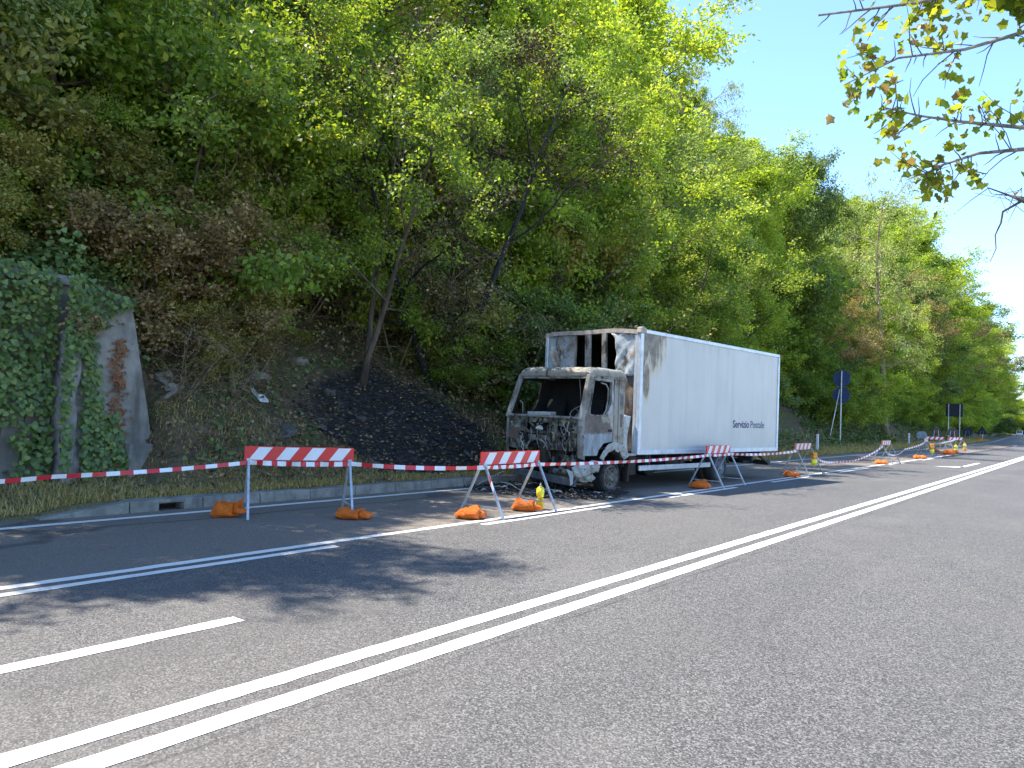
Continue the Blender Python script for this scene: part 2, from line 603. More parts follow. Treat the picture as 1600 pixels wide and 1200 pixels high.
burnt_metal('burnt_engine', (.13, .13, .13), (.085, .060, .045), (.015, .015, .016), .55, .45, 6, .8)
burnt_metal('burnt_dark', (.060, .058, .058), (.04, .032, .026), (.012, .012, .012), .6, .45, 5, .6)
burnt_metal('melted_grey', (.40, .41, .40), (.26, .24, .22), (.05, .048, .046), .45, .58, 9, 1.0)
burnt_metal('ash_rim', (.21, .20, .19), (.13, .10, .08), (.04, .038, .037), .5, .55, 8, .6)
burnt_metal('box_front', (.33, .36, .385), (.20, .17, .15), (.050, .047, .046), .48, .48, 2.0, .5, (.33, .39, .45))
burnt_metal('bulkhead_brown', (.16, .135, .12), (.11, .080, .065), (.03, .027, .026), .5, .5, 2.2, .4)
burnt_metal('drape_white', (.55, .57, .58), (.36, .34, .31), (.11, .10, .10), .42, .64, 3, .7)
simple('bumper_steel', (.085, .095, .105), .7, .2, .3, 8, .3, (.03, .03, .03))
simple('soot_and_hole_black', (.010, .010, .011), .95, 0, .3, 5)  # black for sooty insides, also painted as the shade in holes
simple('tyre', (.030, .030, .031), .85, 0, .25, 14, .3, (.075, .072, .068))
simple('tyre_burnt', (.022, .022, .023), .95, 0, .4, 14, 1.0, (.10, .10, .10))
simple('rim_grey', (.22, .23, .24), .6, .3, .2, 10, .1, (.08, .075, .07))
simple('chassis_black', (.022, .022, .023), .75, 0, .3, 6, .1, (.05, .045, .04))
simple('guard_grey', (.42, .44, .46), .5, .2, .15, 6, 0, (.2, .2, .2))
simple('lettering_blue', (.035, .045, .13), .5, 0, .1, 6)
simple('alu_trim', (.52, .56, .60), .42, .35, .1, 5, 0, (.33, .33, .33))
simple('roof_trim_burnt', (.34, .29, .25), .8, 0, .25, 5, .3, (.12, .105, .10))

def make_box_side():
    """white grp panel: soot and scorch flames at the top front corner, grime along the bottom"""
    t = NT('box_side_white')
    x, y, z = t.xyz()          # local to the lorry: y back from the front axle, z up
    col = t.mix(t.ramp(t.noise(.8, 5, .6), .3, .7), (.48, .455, .41), (.53, .505, .455))
    dr = t.noise(2.2, 6, .65, t.scaled((1, 1, .10)))
    col = t.mix(t.math('MULTIPLY', t.ramp(dr, .48, .74), .34), col, (.34, .33, .30))
    low = t.math('MULTIPLY', t.ramp(z, 1.55, .85), t.ramp(t.noise(2.6, 6, .7), .34, .66))
    col = t.mix(t.math('MULTIPLY', low, .40), col, (.40, .39, .34))
    sm = t.math('ABSOLUTE', t.math('SUBTRACT', t.math('FRACT', t.math('DIVIDE', y, 1.18)), .5))
    col = t.mix(t.math('MULTIPLY', t.ramp(sm, .010, .004), .30), col, (.25, .25, .24))
    tp = t.math('MULTIPLY', t.ramp(z, 3.05, 3.5), t.ramp(t.noise(7, 5, .6, t.scaled((1, 1, .06))), .45, .7))
    col = t.mix(t.math('MULTIPLY', tp, .35), col, (.26, .25, .225))
    fn = t.noise(3.0, 5, .62, t.scaled((1, 1.5, .32)))
    # how far the scorch hangs below the roof: falls off with the distance from the front edge
    reach = t.math('ADD', t.math('MULTIPLY', t.ramp(y, 2.35, 1.0), .80), .06)
    dep = t.math('SUBTRACT', 3.56, z)
    k = t.math('SUBTRACT', t.math('ADD', reach, t.math('MULTIPLY', t.math('SUBTRACT', fn, .52), 2.4)), dep)
    k = t.math('SUBTRACT', k, t.math('MULTIPLY', t.ramp(y, 1.85, 2.6), 4.0))
    halo = t.ramp(k, -.50, .0); core = t.ramp(k, -.16, .12)
    # separate hanging patch
    px = t.math('DIVIDE', t.math('SUBTRACT', y, 1.15), .14); pz = t.math('DIVIDE', t.math('SUBTRACT', z, 2.42), .42)
    pd = t.math('ADD', t.math('ADD', t.math('MULTIPLY', px, px), t.math('MULTIPLY', pz, pz)), t.math('MULTIPLY', t.math('SUBTRACT', t.noise(5, 4), .5), .9))
    halo = t.math('MAXIMUM', halo, t.ramp(pd, 1.9, .7)); core = t.math('MAXIMUM', core, t.ramp(pd, 1.15, .6))
    col = t.mix(t.math('MULTIPLY', halo, .75), col, (.46, .35, .20))
    col = t.mix(t.math('MULTIPLY', core, .92), col, t.mix(t.ramp(t.noise(6, 5), .35, .65), (.075, .052, .034), (.20, .145, .095)))
    t.base(col).rough(.42).spec(.4)
    t.bump(t.math('ADD', t.noise(1.1, 3), t.math('MULTIPLY', core, t.noise(9, 4))), .12, .03)
    M['box_side_white'] = t.m
make_box_side()

def make_door():
    t = NT('door_burnt')
    x, y, z = t.xyz()
    nz = t.math('ADD', z, t.math('MULTIPLY', t.math('SUBTRACT', t.noise(3.2, 6, .7), .5), .34))
    blue = t.mix(t.ramp(t.noise(7, 6, .65, t.scaled((1, 1, .35))), .35, .65), (.18, .195, .20), (.32, .345, .35))
    brown = t.mix(t.ramp(t.noise(4, 5), .35, .65), (.105, .082, .066), (.17, .14, .115))
    col = t.mix(t.ramp(nz, 1.20, 1.27), blue, brown)
    cream = t.mix(t.ramp(t.noise(5, 5), .35, .65), (.33, .29, .22), (.46, .43, .38))
    m2 = t.math('ADD', t.math('MULTIPLY', y, 1.0), t.math('MULTIPLY', nz, .42))
    col = t.mix(t.math('MULTIPLY', t.ramp(m2, .40, .50), t.ramp(nz, 1.16, 1.30)), col, cream)
    frame = t.ramp(nz, 1.62, 1.75)
    col = t.mix(t.math('MULTIPLY', frame, .7), col, t.mix(t.ramp(t.noise(6, 5), .4, .6), (.12, .115, .11), (.42, .42, .42)))
    col = t.mix(t.math('MULTIPLY', t.ramp(t.noise(12, 6, .7), .60, .72), .6), col, (.05, .045, .04))
    t.base(col).rough(.75).spec(.3)
    t.bump(t.noise(9, 5), .25, .02)
    M['door_burnt'] = t.m
make_door()

# ------------------------------------------------------------------ the lie of the land
def shift(y):
    y = np.asarray(y, dtype=float)
    q = np.clip(y - 70, 0, 69)
    return .00044 * q * q + .061 * np.clip(y - 139, 0, None)

def sst(a, b, v):
    t = np.clip((v - a) / (b - a), 0, 1)
    return t * t * (3 - 2 * t)

def wave(x, y):
    return (np.sin(1.31 * x + .7 * y) + np.sin(.83 * y - 1.9 * x + 1.3) + .6 * np.sin(2.7 * y + 2.3 * x + .5) + .5 * np.sin(4.3 * x - 3.7 * y)
            + .35 * np.sin(7.1 * y + 5.3 * x) + .25 * np.sin(11.3 * x - 9.7 * y + 2)) / 3.7

def terr(x, y):
    x = np.asarray(x, dtype=float); y = np.asarray(y, dtype=float)
    u = np.clip(-10.9 - shift(y) - x, 0, None)
    us = np.interp(y, [14, 25, 40], [.85, 1.7, 2.9])
    e = .03 + .12 * sst(4.0, 5.0, y) * (1 - sst(15.0, 17, y))
    z = e + .06 * np.minimum(u, us) + .78 * np.clip(u - us, 0, 9) + .47 * np.clip(u - us - 9, 0, 25) + .22 * np.clip(u - us - 34, 0, 60)
    zw = .03 + .03 * np.minimum(u, 2.7) + e - .03 + np.where(u > 2.75, 3.3 + .5 * (u - 2.75), 0)
    w = 1 - sst(6.5, 7.15, y)
    z = z * (1 - w) + zw * w
    z = z - .08 * (u < .03)
    rough = np.clip((u - .9) / 1.2, 0, 1) * (1 - .7 * w * (u < 2.6))
    return z + rough * (.16 * wave(x, y) + .05 * wave(3.1 * x + 4, 3.3 * y))

def tz(x, y):
    return float(terr(x, y))

def make_terrain():
    ys = np.concatenate([np.arange(-40, -6, 2.0), np.arange(-6, 4, .4), np.arange(4, 20, .11), np.arange(20, 45, .4), np.arange(45, 120, 1.2), np.arange(120, 480, 6.0)])
    us = np.concatenate([[0, .035], np.arange(.11, 6.5, .11), np.arange(6.5, 14, .4), np.geomspace(14, 160, 16)])
    Y, U = np.meshgrid(ys, us, indexing='ij')
    X = -10.9 - shift(Y) - U
    Z = terr(X, Y)
    n, m = Y.shape
    V = np.stack([X, Y, Z], -1).reshape(-1, 3)
    i = np.arange(n - 1)[:, None] * m + np.arange(m - 1)[None, :]
    F = np.stack([i, i + m, i + m + 1, i + 1], -1).reshape(-1, 4)
    me = np_mesh('hillside', V, F, [M['hillside_soil']])
    me.polygons.foreach_set('use_smooth', np.ones(len(F), dtype=bool))
    o = link(bpy.data.objects.new('hillside', me))
    tag(o, 'steep wooded bank of brown soil rising behind the kerb, scorched black in one patch', None, None, 'structure')
make_terrain()

def strip(name, xa, xb, y0, y1, z, mat, label, step=3.0, kind='structure', under=0.0):
    mark = name == 'road_marking'
    ys = np.arange(y0, min(y1, 45), .16) if mark else np.linspace(y0, y1, max(1, int(math.ceil((y1 - y0) / step))) + 1)
    if mark:
        ys = np.concatenate([ys, np.linspace(min(y1, 45), y1, 2 + int((y1 - min(y1, 45)) / 3))[(0 if y1 <= 45 else 1):]]) if y1 > 45 else np.append(ys, y1)
    n = len(ys) - 1
    rj = random.Random(int(abs(xa) * 100) + int(y0 * 10))
    jt = [(rj.gauss(0, .0035), rj.gauss(0, .0035)) if mark else (0, 0) for _ in ys]
    s = shift(ys)
    b = MB()
    pts = [((xa - s[i] + jt[i][0], ys[i], z), (xb - s[i] + jt[i][1], ys[i], z)) for i in range(n + 1)]
    for i in range(n):
        b.poly([pts[i][0], pts[i][1], pts[i + 1][1], pts[i + 1][0]])
    o = b.build(name, mat)
    return tag(o, label, None, None, kind)

g = MB()
g.poly([(-900, -300, -.06), (900, -300, -.06), (900, 2000, -.06), (-900, 2000, -.06)])
tag(g.build('ground', M['ground_bounce']), 'ground stretching to the horizon, made pale to bounce sunlight onto the bank', None, None, 'structure')
strip('road', -11.2, 4.4, -30, 480, 0.0, M['asphalt'], 'grey asphalt road with a lay-by along its far side')

PZ = .004
pm, pw = M['road_paint'], M['road_paint_worn']
strip('road_marking', -3.93, -3.775, -25, 470, PZ, pm, 'left line of the solid white double centre line')
strip('road_marking', -3.63, -3.475, -25, 470, PZ, pm, 'right line of the solid white double centre line')
strip('road_marking', -7.30, -7.17, -25, 54, PZ, pw, 'solid white line between the traffic lane and the lay-by')
strip('road_marking', -10.40, -10.26, -25, 470, PZ, pw, 'white edge line running beside the kerb')
strip('road_marking', -5.20, -5.05, -4, 3.42, PZ, pm, 'short white lane dash ending nearest the camera')
for a, b_ in ((-1, 5.9), (8.55, 12.2), (14.5, 18.2), (20.7, 24.3), (27.4, 31.6), (35.2, 38.3), (42.6, 45.8)):
    strip('road_marking', -7.05, -6.93, a, b_, PZ, pw, 'broken white dash beside the solid lay-by line').__setitem__('group', 'dashes beside the lay-by line')
for a, b_ in ((53.4, 57.0), (61, 65.2), (69, 72), (76, 79), (84, 87), (92, 95), (100, 103)):
    strip('road_marking', -6.98, -6.86, a, b_, PZ, pw, 'far white lane dash where the lay-by ends').__setitem__('group', 'far lane dashes')
ar = MB()
ar.poly([(-5.60, 36.6, PZ), (-5.45, 36.9, PZ), (-4.62, 38.4, PZ), (-4.60, 37.3, PZ)])
ar.poly([(-4.75, 37.5, PZ), (-4.60, 37.3, PZ), (-4.58, 43.2, PZ), (-4.75, 43.2, PZ)])
tag(ar.build('road_marking', pm), 'white painted lane arrow lying beyond the nearer barriers', None, None, 'structure')

# kerb: each stone its own piece
kerb = empty('kerb', (-10.82, 4.2, 0))
tag(kerb, 'grey concrete kerb along the foot of the bank', None, None, 'structure')
def kerb_stone(y0, y1, h0, h1, slot=False):
    b = MB()
    x0, x1 = -10.74, -11.06
    a, c = y0 + .006, y1 - .006
    j = random.uniform(-.006, .006)
    if not slot:
        b.prism([(x0 + j, a, -.05), (x0 + j, c, -.05), (x0 + j - .015, c, h1), (x0 + j - .015, a, h0)], (x1 - x0, 0, 0))
    else:
        s0, s1 = y0 + .42, y0 + .80
        b.box2((x0, a, -.05), (x1, s0, h0)); b.box2((x0, s1, -.05), (x1, c, h0))
        b.box2((x0 - .002, s0, .105), (x1, s1, h0 - .002)); b.box2((x1 + .06, s0, -.05), (x1, s1, .105))
    for i in range(len(b.v)):
        v = b.v[i]
        b.v[i] = (v[0] + 10.82, v[1] - 4.2, v[2])
    return b.build('kerb_stone', M['concrete_kerb'], kerb, bevel=.012)
kerb_stone(4.2, 5.35, .02, .155)
kerb_stone(5.35, 6.45, .16, .16, True)
yy = 6.45
while yy < 15.2:
    kerb_stone(yy, yy + 1.0, .16 + random.uniform(-.008, .008), .16 + random.uniform(-.008, .008)); yy += 1.0
db = MB(); db.box2((-.16, 5.75 - 4.2, -.04), (-.22, 6.18 - 4.2, .11))
db.build('drain_opening', M['soot_and_hole_black'], kerb)  # black block stands for the shade inside the drain slot

# ------------------------------------------------------------------ wall, buttress, ivy
wallo = empty('retaining_wall', (-13.75, 0, 0))
tag(wallo, 'old grey rendered retaining wall mostly hidden under dark green ivy', 'wall')
def wall_grid(u, v):
    y = -12 + 17.6 * u; z = -.1 + 3.6 * v
    return (.2 + .05 * wave(2 * y, 2 * z) - .02 * v, y, z)
w = MB(); w.grid(wall_grid, 90, 24)
w.box2((.10, -12, -.1), (-.4, 5.6, 3.45))
w.build('wall_face', M['concrete_wall'], wallo, smooth=True)
w = MB(); w.box2((.32, -12, 3.4), (-.45, 5.55, 3.56)); w.build('coping', M['concrete_wall'], wallo, bevel=.02)
w = MB(); w.box2((.20, 5.13, .62), (.262, 5.21, .98)); w.build('weep_slot', M['soot_and_hole_black'], wallo)  # slot is a black block painted as the shade in an opening

bt = empty('buttress', (-13.2, 6.2, 0))
tag(bt, 'battered concrete buttress with bare stained face beside the ivy wall', 'buttress')
b = MB()
yb0, yb1, yt0, yt1, H = 5.56 - 6.2, 7.08 - 6.2, 5.56 - 6.2, 6.46 - 6.2, 3.3
def butt(u, v):
    yl = yb0 + (yt0 - yb0) * v; yr = yb1 + (yt1 - yb1) * v
    y = yl + (yr - yl) * u; z = -.1 + (H + .1) * v
    return (.0 - .14 * v + .02 * wave(4 * y, 4 * z), y, z)
b.grid(butt, 16, 30)
def buttr(u, v):
    y = yb1 + (yt1 - yb1) * v
    return (-.14 * v - 1.6 * u - .02 * wave(3 * u, 5 * v) * (u > 0), y, -.1 + (H + .1) * v)
b.grid(buttr, 8, 30)
b.poly([(-.14, yt0, H), (-.14, yt1, H), (-1.7, yt1, H), (-1.7, yt0, H)])
b.build('buttress_face', M['concrete_wall'], bt, smooth=True)
b = MB()
def pil(u, v):
    y = 5.36 - 6.2 + (.27 - .04 * v) * u + .035 * math.sin(9 * v) + .02 * math.sin(23 * v + 3 * u) ; z = -.1 + 2.75 * v
    return (.07 - .05 * v + .03 * math.sin(2.9 * u) + .02 * wave(7 * u, 6 * z), y, z)
b.grid(pil, 8, 40)
b.grid(lambda u, v: (.07 - .05 * v - .5 * u, 5.36 - 6.2 + .02 * math.sin(9 * v), -.1 + 2.75 * v), 3, 40)
b.build('pilaster', M['plaster_pale'], bt, smooth=True)
b = MB(); b.box((.02, 6.72 - 6.2, .45), (.22, .55, .75), None, 0, .03); b.build('footing_block', M['concrete_wall'], bt, bevel=.03)

def leaf_shapes(C, D, N, L, W, kind='quad', fold=.18):
    """C centre, D direction, N normal (all (n,3)); returns vertices and faces"""
    n = len(C)
    D = D / np.linalg.norm(D, axis=1, keepdims=True)
    Sd = np.cross(D, N); Sd /= np.linalg.norm(Sd, axis=1, keepdims=True) + 1e-9
    Nn = np.cross(Sd, D)
    L = np.broadcast_to(np.asarray(L, float), (n,))[:, None]; W = np.broadcast_to(np.asarray(W, float), (n,))[:, None]
    if kind == 'quad':
        V = np.stack([C, C + D * L * .45 - Sd * W * .5 + Nn * L * fold, C + D * L, C + D * L * .45 + Sd * W * .5 + Nn * L * fold], 1)
        F = np.arange(n * 4).reshape(n, 4)
    elif kind == 'ivy':
        pr = [(0, 0), (-.55, .18), (-.38, .62), (0, 1.0), (.38, .62), (.55, .18)]
        V = np.stack([C + Sd * W * a + D * L * c + Nn * L * fold * abs(a) * 1.3 for a, c in pr], 1)
        base = (np.arange(n) * 6)[:, None]
        F = np.concatenate([base + np.array([[0, 1, 2, 3]]), base + np.array([[0, 3, 4, 5]])])
    else:                                           # palmate
        pr = [(0, .0), (-.14, .06), (-.42, .06), (-.40, .30), (-.58, .56), (-.30, .66), (0, 1.0), (.30, .66), (.58, .56), (.40, .30), (.42, .06), (.14, .06)]
        ctr = C + D * L * .33
        V = np.stack([ctr] + [C + Sd * W * a + D * L * c + Nn * L * fold * (abs(a) * .9 + .25 * c) for a, c in pr], 1)
        base = (np.arange(n) * 13)[:, None]
        F = np.concatenate([base + np.array([[0, 1 + k, 1 + (k + 1) % 12, 0]])[:, :3] for k in range(12)])
    return V.reshape(-1, 3), F

def rdir(n, rng=RNG):
    v = rng.normal(size=(n, 3))
    return v / np.linalg.norm(v, axis=1, keepdims=True)

def ivy():
    rng = np.random.default_rng(5)
    n = 46000
    y = rng.uniform(-9, 7.0, n); z = rng.uniform(.05, 4.3, n)
    k = wave(1.3 * y + 3, 1.5 * z) + .6 * wave(3.7 * y, 3.1 * z + 2)
    keep = np.zeros(n, bool)
    wl = y < 5.4
    keep |= wl & (z > 1.15 + .35 * k) & (z < 3.5 + .35 * sst(5.3, 3.6, y) + .1 * k) & (rng.random(n) < .8)
    keep |= wl & (z <= 1.2) & (k > .15) & (rng.random(n) < .7)
    keep |= wl & (z > 3.1) & (z < 3.55 + .35 * sst(5.3, 3.6, y) + .1 * k)
    keep |= (y > 5.2) & (y < 5.75) & (z > 2.15 + .4 * k) & (z < 3.5)
    keep |= (y > 5.2) & (y < 5.46 + .07 * k) & (z > .4) & (rng.random(n) < .5)
    pr = ~wl
    keep |= pr & (z > 2.95 - .35 * (5.9 - y) + .25 * k) & (z < 3.6 - .30 * (y - 5.4))
    keep |= pr & (y > 5.66) & (y < 5.94 + .12 * k) & (z > .15) & (z < 3.2) & (rng.random(n) < .75)
    keep |= pr & (y > 5.66) & (y < 6.45 + .2 * k) & (z < 1.2 + .3 * k) & (rng.random(n) < .8)
    y, z, k = y[keep], z[keep], k[keep]
    n = len(y)
    bulge = .10 + .16 * (k + .7).clip(0) * np.where(y < 5.4, 1, .35) + .20 * sst(2.6, 3.4, z) * np.where(y < 5.5, 1, .25)
    xb = np.where(y < 5.4, -13.5, -13.22 - .04 * z)
    xb = np.where((y > 5.3) & (y < 5.68), -13.15, xb)
    x = xb + bulge * (.35 + .65 * rng.random(n))
    top = z > 3.5
    x = np.where(top, x - rng.uniform(0, .9, n) * (rng.random(n) < .6), x)
    C = np.stack([x, y, z], 1)
    D = np.stack([.25 + .2 * rng.random(n), rng.normal(size=n) * .5, -.8 + .35 * rng.normal(size=n)], 1)
    N = np.stack([np.ones(n), .45 * rng.normal(size=n), .45 + .3 * rng.normal(size=n)], 1)
    L = rng.uniform(.055, .105, n)
    V, F = leaf_shapes(C, D, N, L, L * 1.0, 'ivy', .12)
    root = empty('ivy', (-13.4, 3, 0))
    tag(root, 'thick dark green ivy hanging over the old wall and buttress', 'ivy')
    V[:, 0] += 13.4; V[:, 1] -= 3
    me = np_mesh('ivy_leaves', V, F, [M['leaf_ivy']])
    link(bpy.data.objects.new('ivy_leaves', me), root)
    b = MB()
    for i in range(70):
        yy = rng.uniform(-7, 6.3); z0 = 0.1; pts = []
        for s in range(9):
            zz = z0 + s * rng.uniform(.25, .42)
            yy += rng.normal() * .08
            xx = (-13.48 if yy < 5.4 else -13.19 - .04 * zz) + .02
            pts.append((xx + 13.4, yy - 3, zz))
        b.tube(pts, [.014 - .0012 * s for s in range(9)], 4)
    b.build('ivy_stem', M['bark'], root)
    # red creeper leaves on the bare face
    n = 380
    z = rng.uniform(.45, 2.6, n); y = 6.26 + (.07 + .05 * wave(3 * z, 2.0)) * rng.normal(size=n) + .05 * wave(4 * z, 1.0)
    kz = (wave(5 * z, 7 * y) > -.35); y, z = y[kz], z[kz]; n = len(y)
    y += .25 * sst(1.2, .5, z) * rng.normal(size=n)
    C = np.stack([-13.17 - .043 * z + .03 * rng.random(n), y, z], 1)
    D = np.stack([.2 * np.ones(n), rng.normal(size=n) * .6, -.8 + .4 * rng.normal(size=n)], 1)
    N = np.stack([np.ones(n), .4 * rng.normal(size=n), .4 + .3 * rng.normal(size=n)], 1)
    V, F = leaf_shapes(C, D, N, rng.uniform(.04, .075, n), rng.uniform(.04, .07, n), 'ivy', .12)
    V[:, 0] += 13.19; V[:, 1] -= 6.3
    me = np_mesh('creeper', V, F, [M['leaf_red']])
    o = link(bpy.data.objects.new('creeper', me)); o.location = (-13.19, 6.3, 0)
    tag(o, 'rusty red creeper leaves running down the bare buttress face', 'creeper')
ivy()

# ------------------------------------------------------------------ tree builder
def bend_path(p, d, L, n, rng, wob, grav):
    """n points from p along d, wandering; grav > 0 lifts, < 0 droops"""
    pts = [np.array(p, float)]
    d = np.array(d, float); d /= np.linalg.norm(d)
    for i in range(n - 1):
        d = d + rng.normal(size=3) * wob + np.array([0, 0, grav])
        d /= np.linalg.norm(d)
        pts.append(pts[-1] + d * L / (n - 1))
    return pts

def lerp_path(pts, t):
    f = t * (len(pts) - 1); i = min(int(f), len(pts) - 2); a = f - i
    return pts[i] * (1 - a) + pts[i + 1] * a, pts[i + 1] - pts[i]

def gen_tree(name, seed, h=10, cb=.25, cr=3.2, stems=1, lean=.0, limbs=16, branches=6, twigs=5, per=42, ll=.11, lw=.062,
             droop=0.0, shape='round', tr=.16, gap=.25, wob=.10, spread=.16, lift=.10, bark_m='bark', leaf_m='leaf_mid', twig_r=.006, bare=0.0, pal=False):
    rng = np.random.default_rng(seed)
    wood = MB()
    C, D = [], []
    ga = rng.uniform(0, 6)
    for s in range(stems):
        az = 2 * math.pi * s / max(1, stems) + rng.uniform(-.4, .4)
        ln = lean if stems > 1 else lean * .5
        d0 = np.array([math.cos(az) * ln, math.sin(az) * ln, 1.0])
        hs = h * (1.0 if s == 0 else rng.uniform(.72, .95))
        tp = bend_path((0.06 * math.cos(az) * (stems > 1), .06 * math.sin(az) * (stems > 1), -.3), d0, hs + .3, 10, rng, .05, .03)
        r1 = tr * (1 if stems == 1 else .68)
        wood.tube(tp, [r1 * (1 - .93 * i / 9) * (1.25 if i == 0 else 1) for i in range(10)], 7)
        nl = int(limbs / stems) + 1
        for i in range(nl):
            t = cb + (0.97 - cb) * ((i + rng.uniform(.1, .9)) / nl)
            p, td = lerp_path(tp, t)
            ga += 2.4 + rng.uniform(-.5, .5)
            q = (t - cb) / (1 - cb)
            if shape == 'round': pf = .55 + .75 * math.sin(math.pi * min(1, .12 + .80 * q)) - .45 * q
            elif shape == 'tall': pf = .75 - .35 * q
            elif shape == 'vase': pf = .55 + .5 * q
            else: pf = 1.0 - .55 * q
            L = cr * pf * rng.uniform(.72, 1.12)
            el = .15 + .75 * q + rng.uniform(-.15, .2)
            d = np.array([math.cos(ga) * math.cos(el), math.sin(ga) * math.cos(el), math.sin(el)])
            lp = bend_path(p, d, L, 6, rng, wob, lift * .5 + droop * .15)
            rl = max(.012, r1 * (1 - .85 * t) * .55)
            wood.tube(lp, [rl * (1 - .85 * k / 5) for k in range(6)], 5, False)
            for j in range(branches):
                tb = .22 + .78 * ((j + rng.uniform(0, 1)) / branches)
                bp, bd = lerp_path(lp, tb)
                bd = bd / np.linalg.norm(bd)
                rv = rng.normal(size=3); rv -= bd * (rv @ bd); rv /= np.linalg.norm(rv)
                dd = bd * .65 + rv * .75 + np.array([0, 0, .12 + droop * .3])
                bl = L * (.50 - .22 * tb) * rng.uniform(.7, 1.25)
                bpth = bend_path(bp, dd, bl, 4, rng, wob * 1.3, lift * .4 + droop * .5)
                wood.tube(bpth, [max(twig_r, rl * .38) * (1 - .7 * k / 3) for k in range(4)], 4, False)
                for w_ in range(twigs):
                    tw = .3 + .7 * ((w_ + rng.uniform(0, 1)) / twigs)
                    wp, wd = lerp_path(bpth, tw)
                    wd = wd / np.linalg.norm(wd)
                    rv = rng.normal(size=3)
                    wdir = wd * .6 + rv * .45 + np.array([0, 0, droop])
                    wl = bl * .45 * rng.uniform(.6, 1.3) + .12
                    wpth = bend_path(wp, wdir, wl, 3, rng, .15, droop * .6)
                    wood.tube(wpth, [twig_r, twig_r * .8, twig_r * .4], 3, False)
                    if rng.random() < gap + bare:
                        if bare == 0 or rng.random() < .9:
                            continue
                    m = int(per * rng.uniform(.5, 1.5))
                    tt = rng.random(m)
                    a0, a1, a2 = [np.array(x) for x in wpth]
                    pos = np.where(tt[:, None] < .5, a0 + (a1 - a0) * (tt[:, None] * 2), a1 + (a2 - a1) * (tt[:, None] * 2 - 1))
                    pos = pos + rng.normal(size=(m, 3)) * spread * np.array([1, 1, .75])
                    C.append(pos)
                    wdn = (a2 - a0) / (np.linalg.norm(a2 - a0) + 1e-6)
                    D.append(np.broadcast_to(wdn, (m, 3)) * .5 + rng.normal(size=(m, 3)) * .55 + np.array([0, 0, -.25 + droop * 1.4]))
    out = {'h': h}
    me = bpy.data.meshes.new(name + '_trunk')
    me.from_pydata(wood.v, [], wood.f)
    me.materials.append(M[bark_m])
    me.polygons.foreach_set('use_smooth', [True] * len(me.polygons))
    me.update()
    out['wood'] = me
    if C:
        C = np.concatenate(C); D = np.concatenate(D)
        n = len(C)
        out_ = C * np.array([1, 1, 0]); out_ = out_ / (np.linalg.norm(out_, axis=1, keepdims=True) + .3)
        N = rng.normal(size=(n, 3)) * .62 + np.array([0, 0, .55]) + .75 * out_
        L = ll * rng.uniform(.65, 1.3, n)
        V, F = leaf_shapes(C, D, N, L, L * (lw / ll), 'palm' if pal else 'quad', .12)
        out['leaves'] = np_mesh(name + '_crown', V, F, [M[leaf_m]])
        out['n'] = n
    return out

T = {}
T['broad'] = [gen_tree('broad', 1, 10, .12, 3.5, limbs=20, per=78, gap=.14, ll=.12, lw=.07), gen_tree('broad', 2, 10, .14, 3.3, limbs=20, per=78, gap=.14, ll=.12, lw=.07, leaf_m='leaf_mid')]
T['tall'] = [gen_tree('tall', 3, 13, .14, 2.6, shape='tall', limbs=22, branches=5, per=58, gap=.15, ll=.12, lw=.07, droop=-.15, tr=.2), gen_tree('tall', 4, 13, .16, 2.8, shape='round', limbs=22, branches=5, per=56, gap=.15, ll=.12, lw=.07, tr=.2)]
T['airy'] = [gen_tree('airy', 5, 13, .25, 3.6, shape='vase', limbs=20, branches=6, twigs=5, per=20, gap=.35, droop=-.5, ll=.16, lw=.045, tr=.2, leaf_m='leaf_silver', bark_m='bark_pale'),
             gen_tree('airy', 6, 13, .3, 3.3, shape='vase', limbs=18, branches=6, twigs=5, per=18, gap=.35, droop=-.3, ll=.15, lw=.05, tr=.18, leaf_m='leaf_silver', bark_m='bark_pale')]
T['shrub'] = [gen_tree('shrub', 7, 3.4, .06, 1.6, stems=5, lean=.35, limbs=26, branches=4, twigs=4, per=46, ll=.10, lw=.062, tr=.06, twig_r=.004, spread=.12, gap=.08),
              gen_tree('shrub', 8, 3.0, .05, 1.8, stems=6, lean=.5, limbs=28, branches=4, twigs=4, per=44, ll=.095, lw=.058, tr=.05, twig_r=.004, spread=.12, gap=.08)]
T['thin'] = [gen_tree('thin', 9, 8, .3, 2.9, stems=3, lean=.28, limbs=18, branches=6, twigs=5, per=52, ll=.085, lw=.053, gap=.24, tr=.11, bark_m='bark', leaf_m='leaf_olive', wob=.16, spread=.12),
             gen_tree('thin', 10, 8.5, .25, 2.8, stems=2, lean=.25, limbs=18, branches=6, twigs=5, per=54, ll=.085, lw=.053, gap=.24, tr=.12, bark_m='bark', leaf_m='leaf_olive', wob=.16, spread=.12)]
T['dry'] = [gen_tree('dry', 11, 2.6, .05, 1.7, stems=7, lean=.6, limbs=26, branches=4, twigs=4, per=7, ll=.07, lw=.04, gap=.6, tr=.035, twig_r=.004, wob=.24, lift=-.05, bark_m='bark_pale', leaf_m='leaf_brown', spread=.1, droop=-.15),
            gen_tree('dry', 12, 3.2, .05, 1.9, stems=5, lean=.7, limbs=22, branches=4, twigs=4, per=8, ll=.07, lw=.04, gap=.55, tr=.04, twig_r=.004, wob=.26, lift=-.1, bark_m='bark_pale', leaf_m='leaf_olive', spread=.1, droop=-.2)]
T['burnt'] = [gen_tree('burnt', 13, 8.5, .22, 3.0, stems=3, lean=.30, limbs=20, branches=6, twigs=5, per=30, ll=.08, lw=.045, gap=.28, tr=.13, bark_m='bark_black', leaf_m='leaf_burnt', wob=.18, spread=.13)]

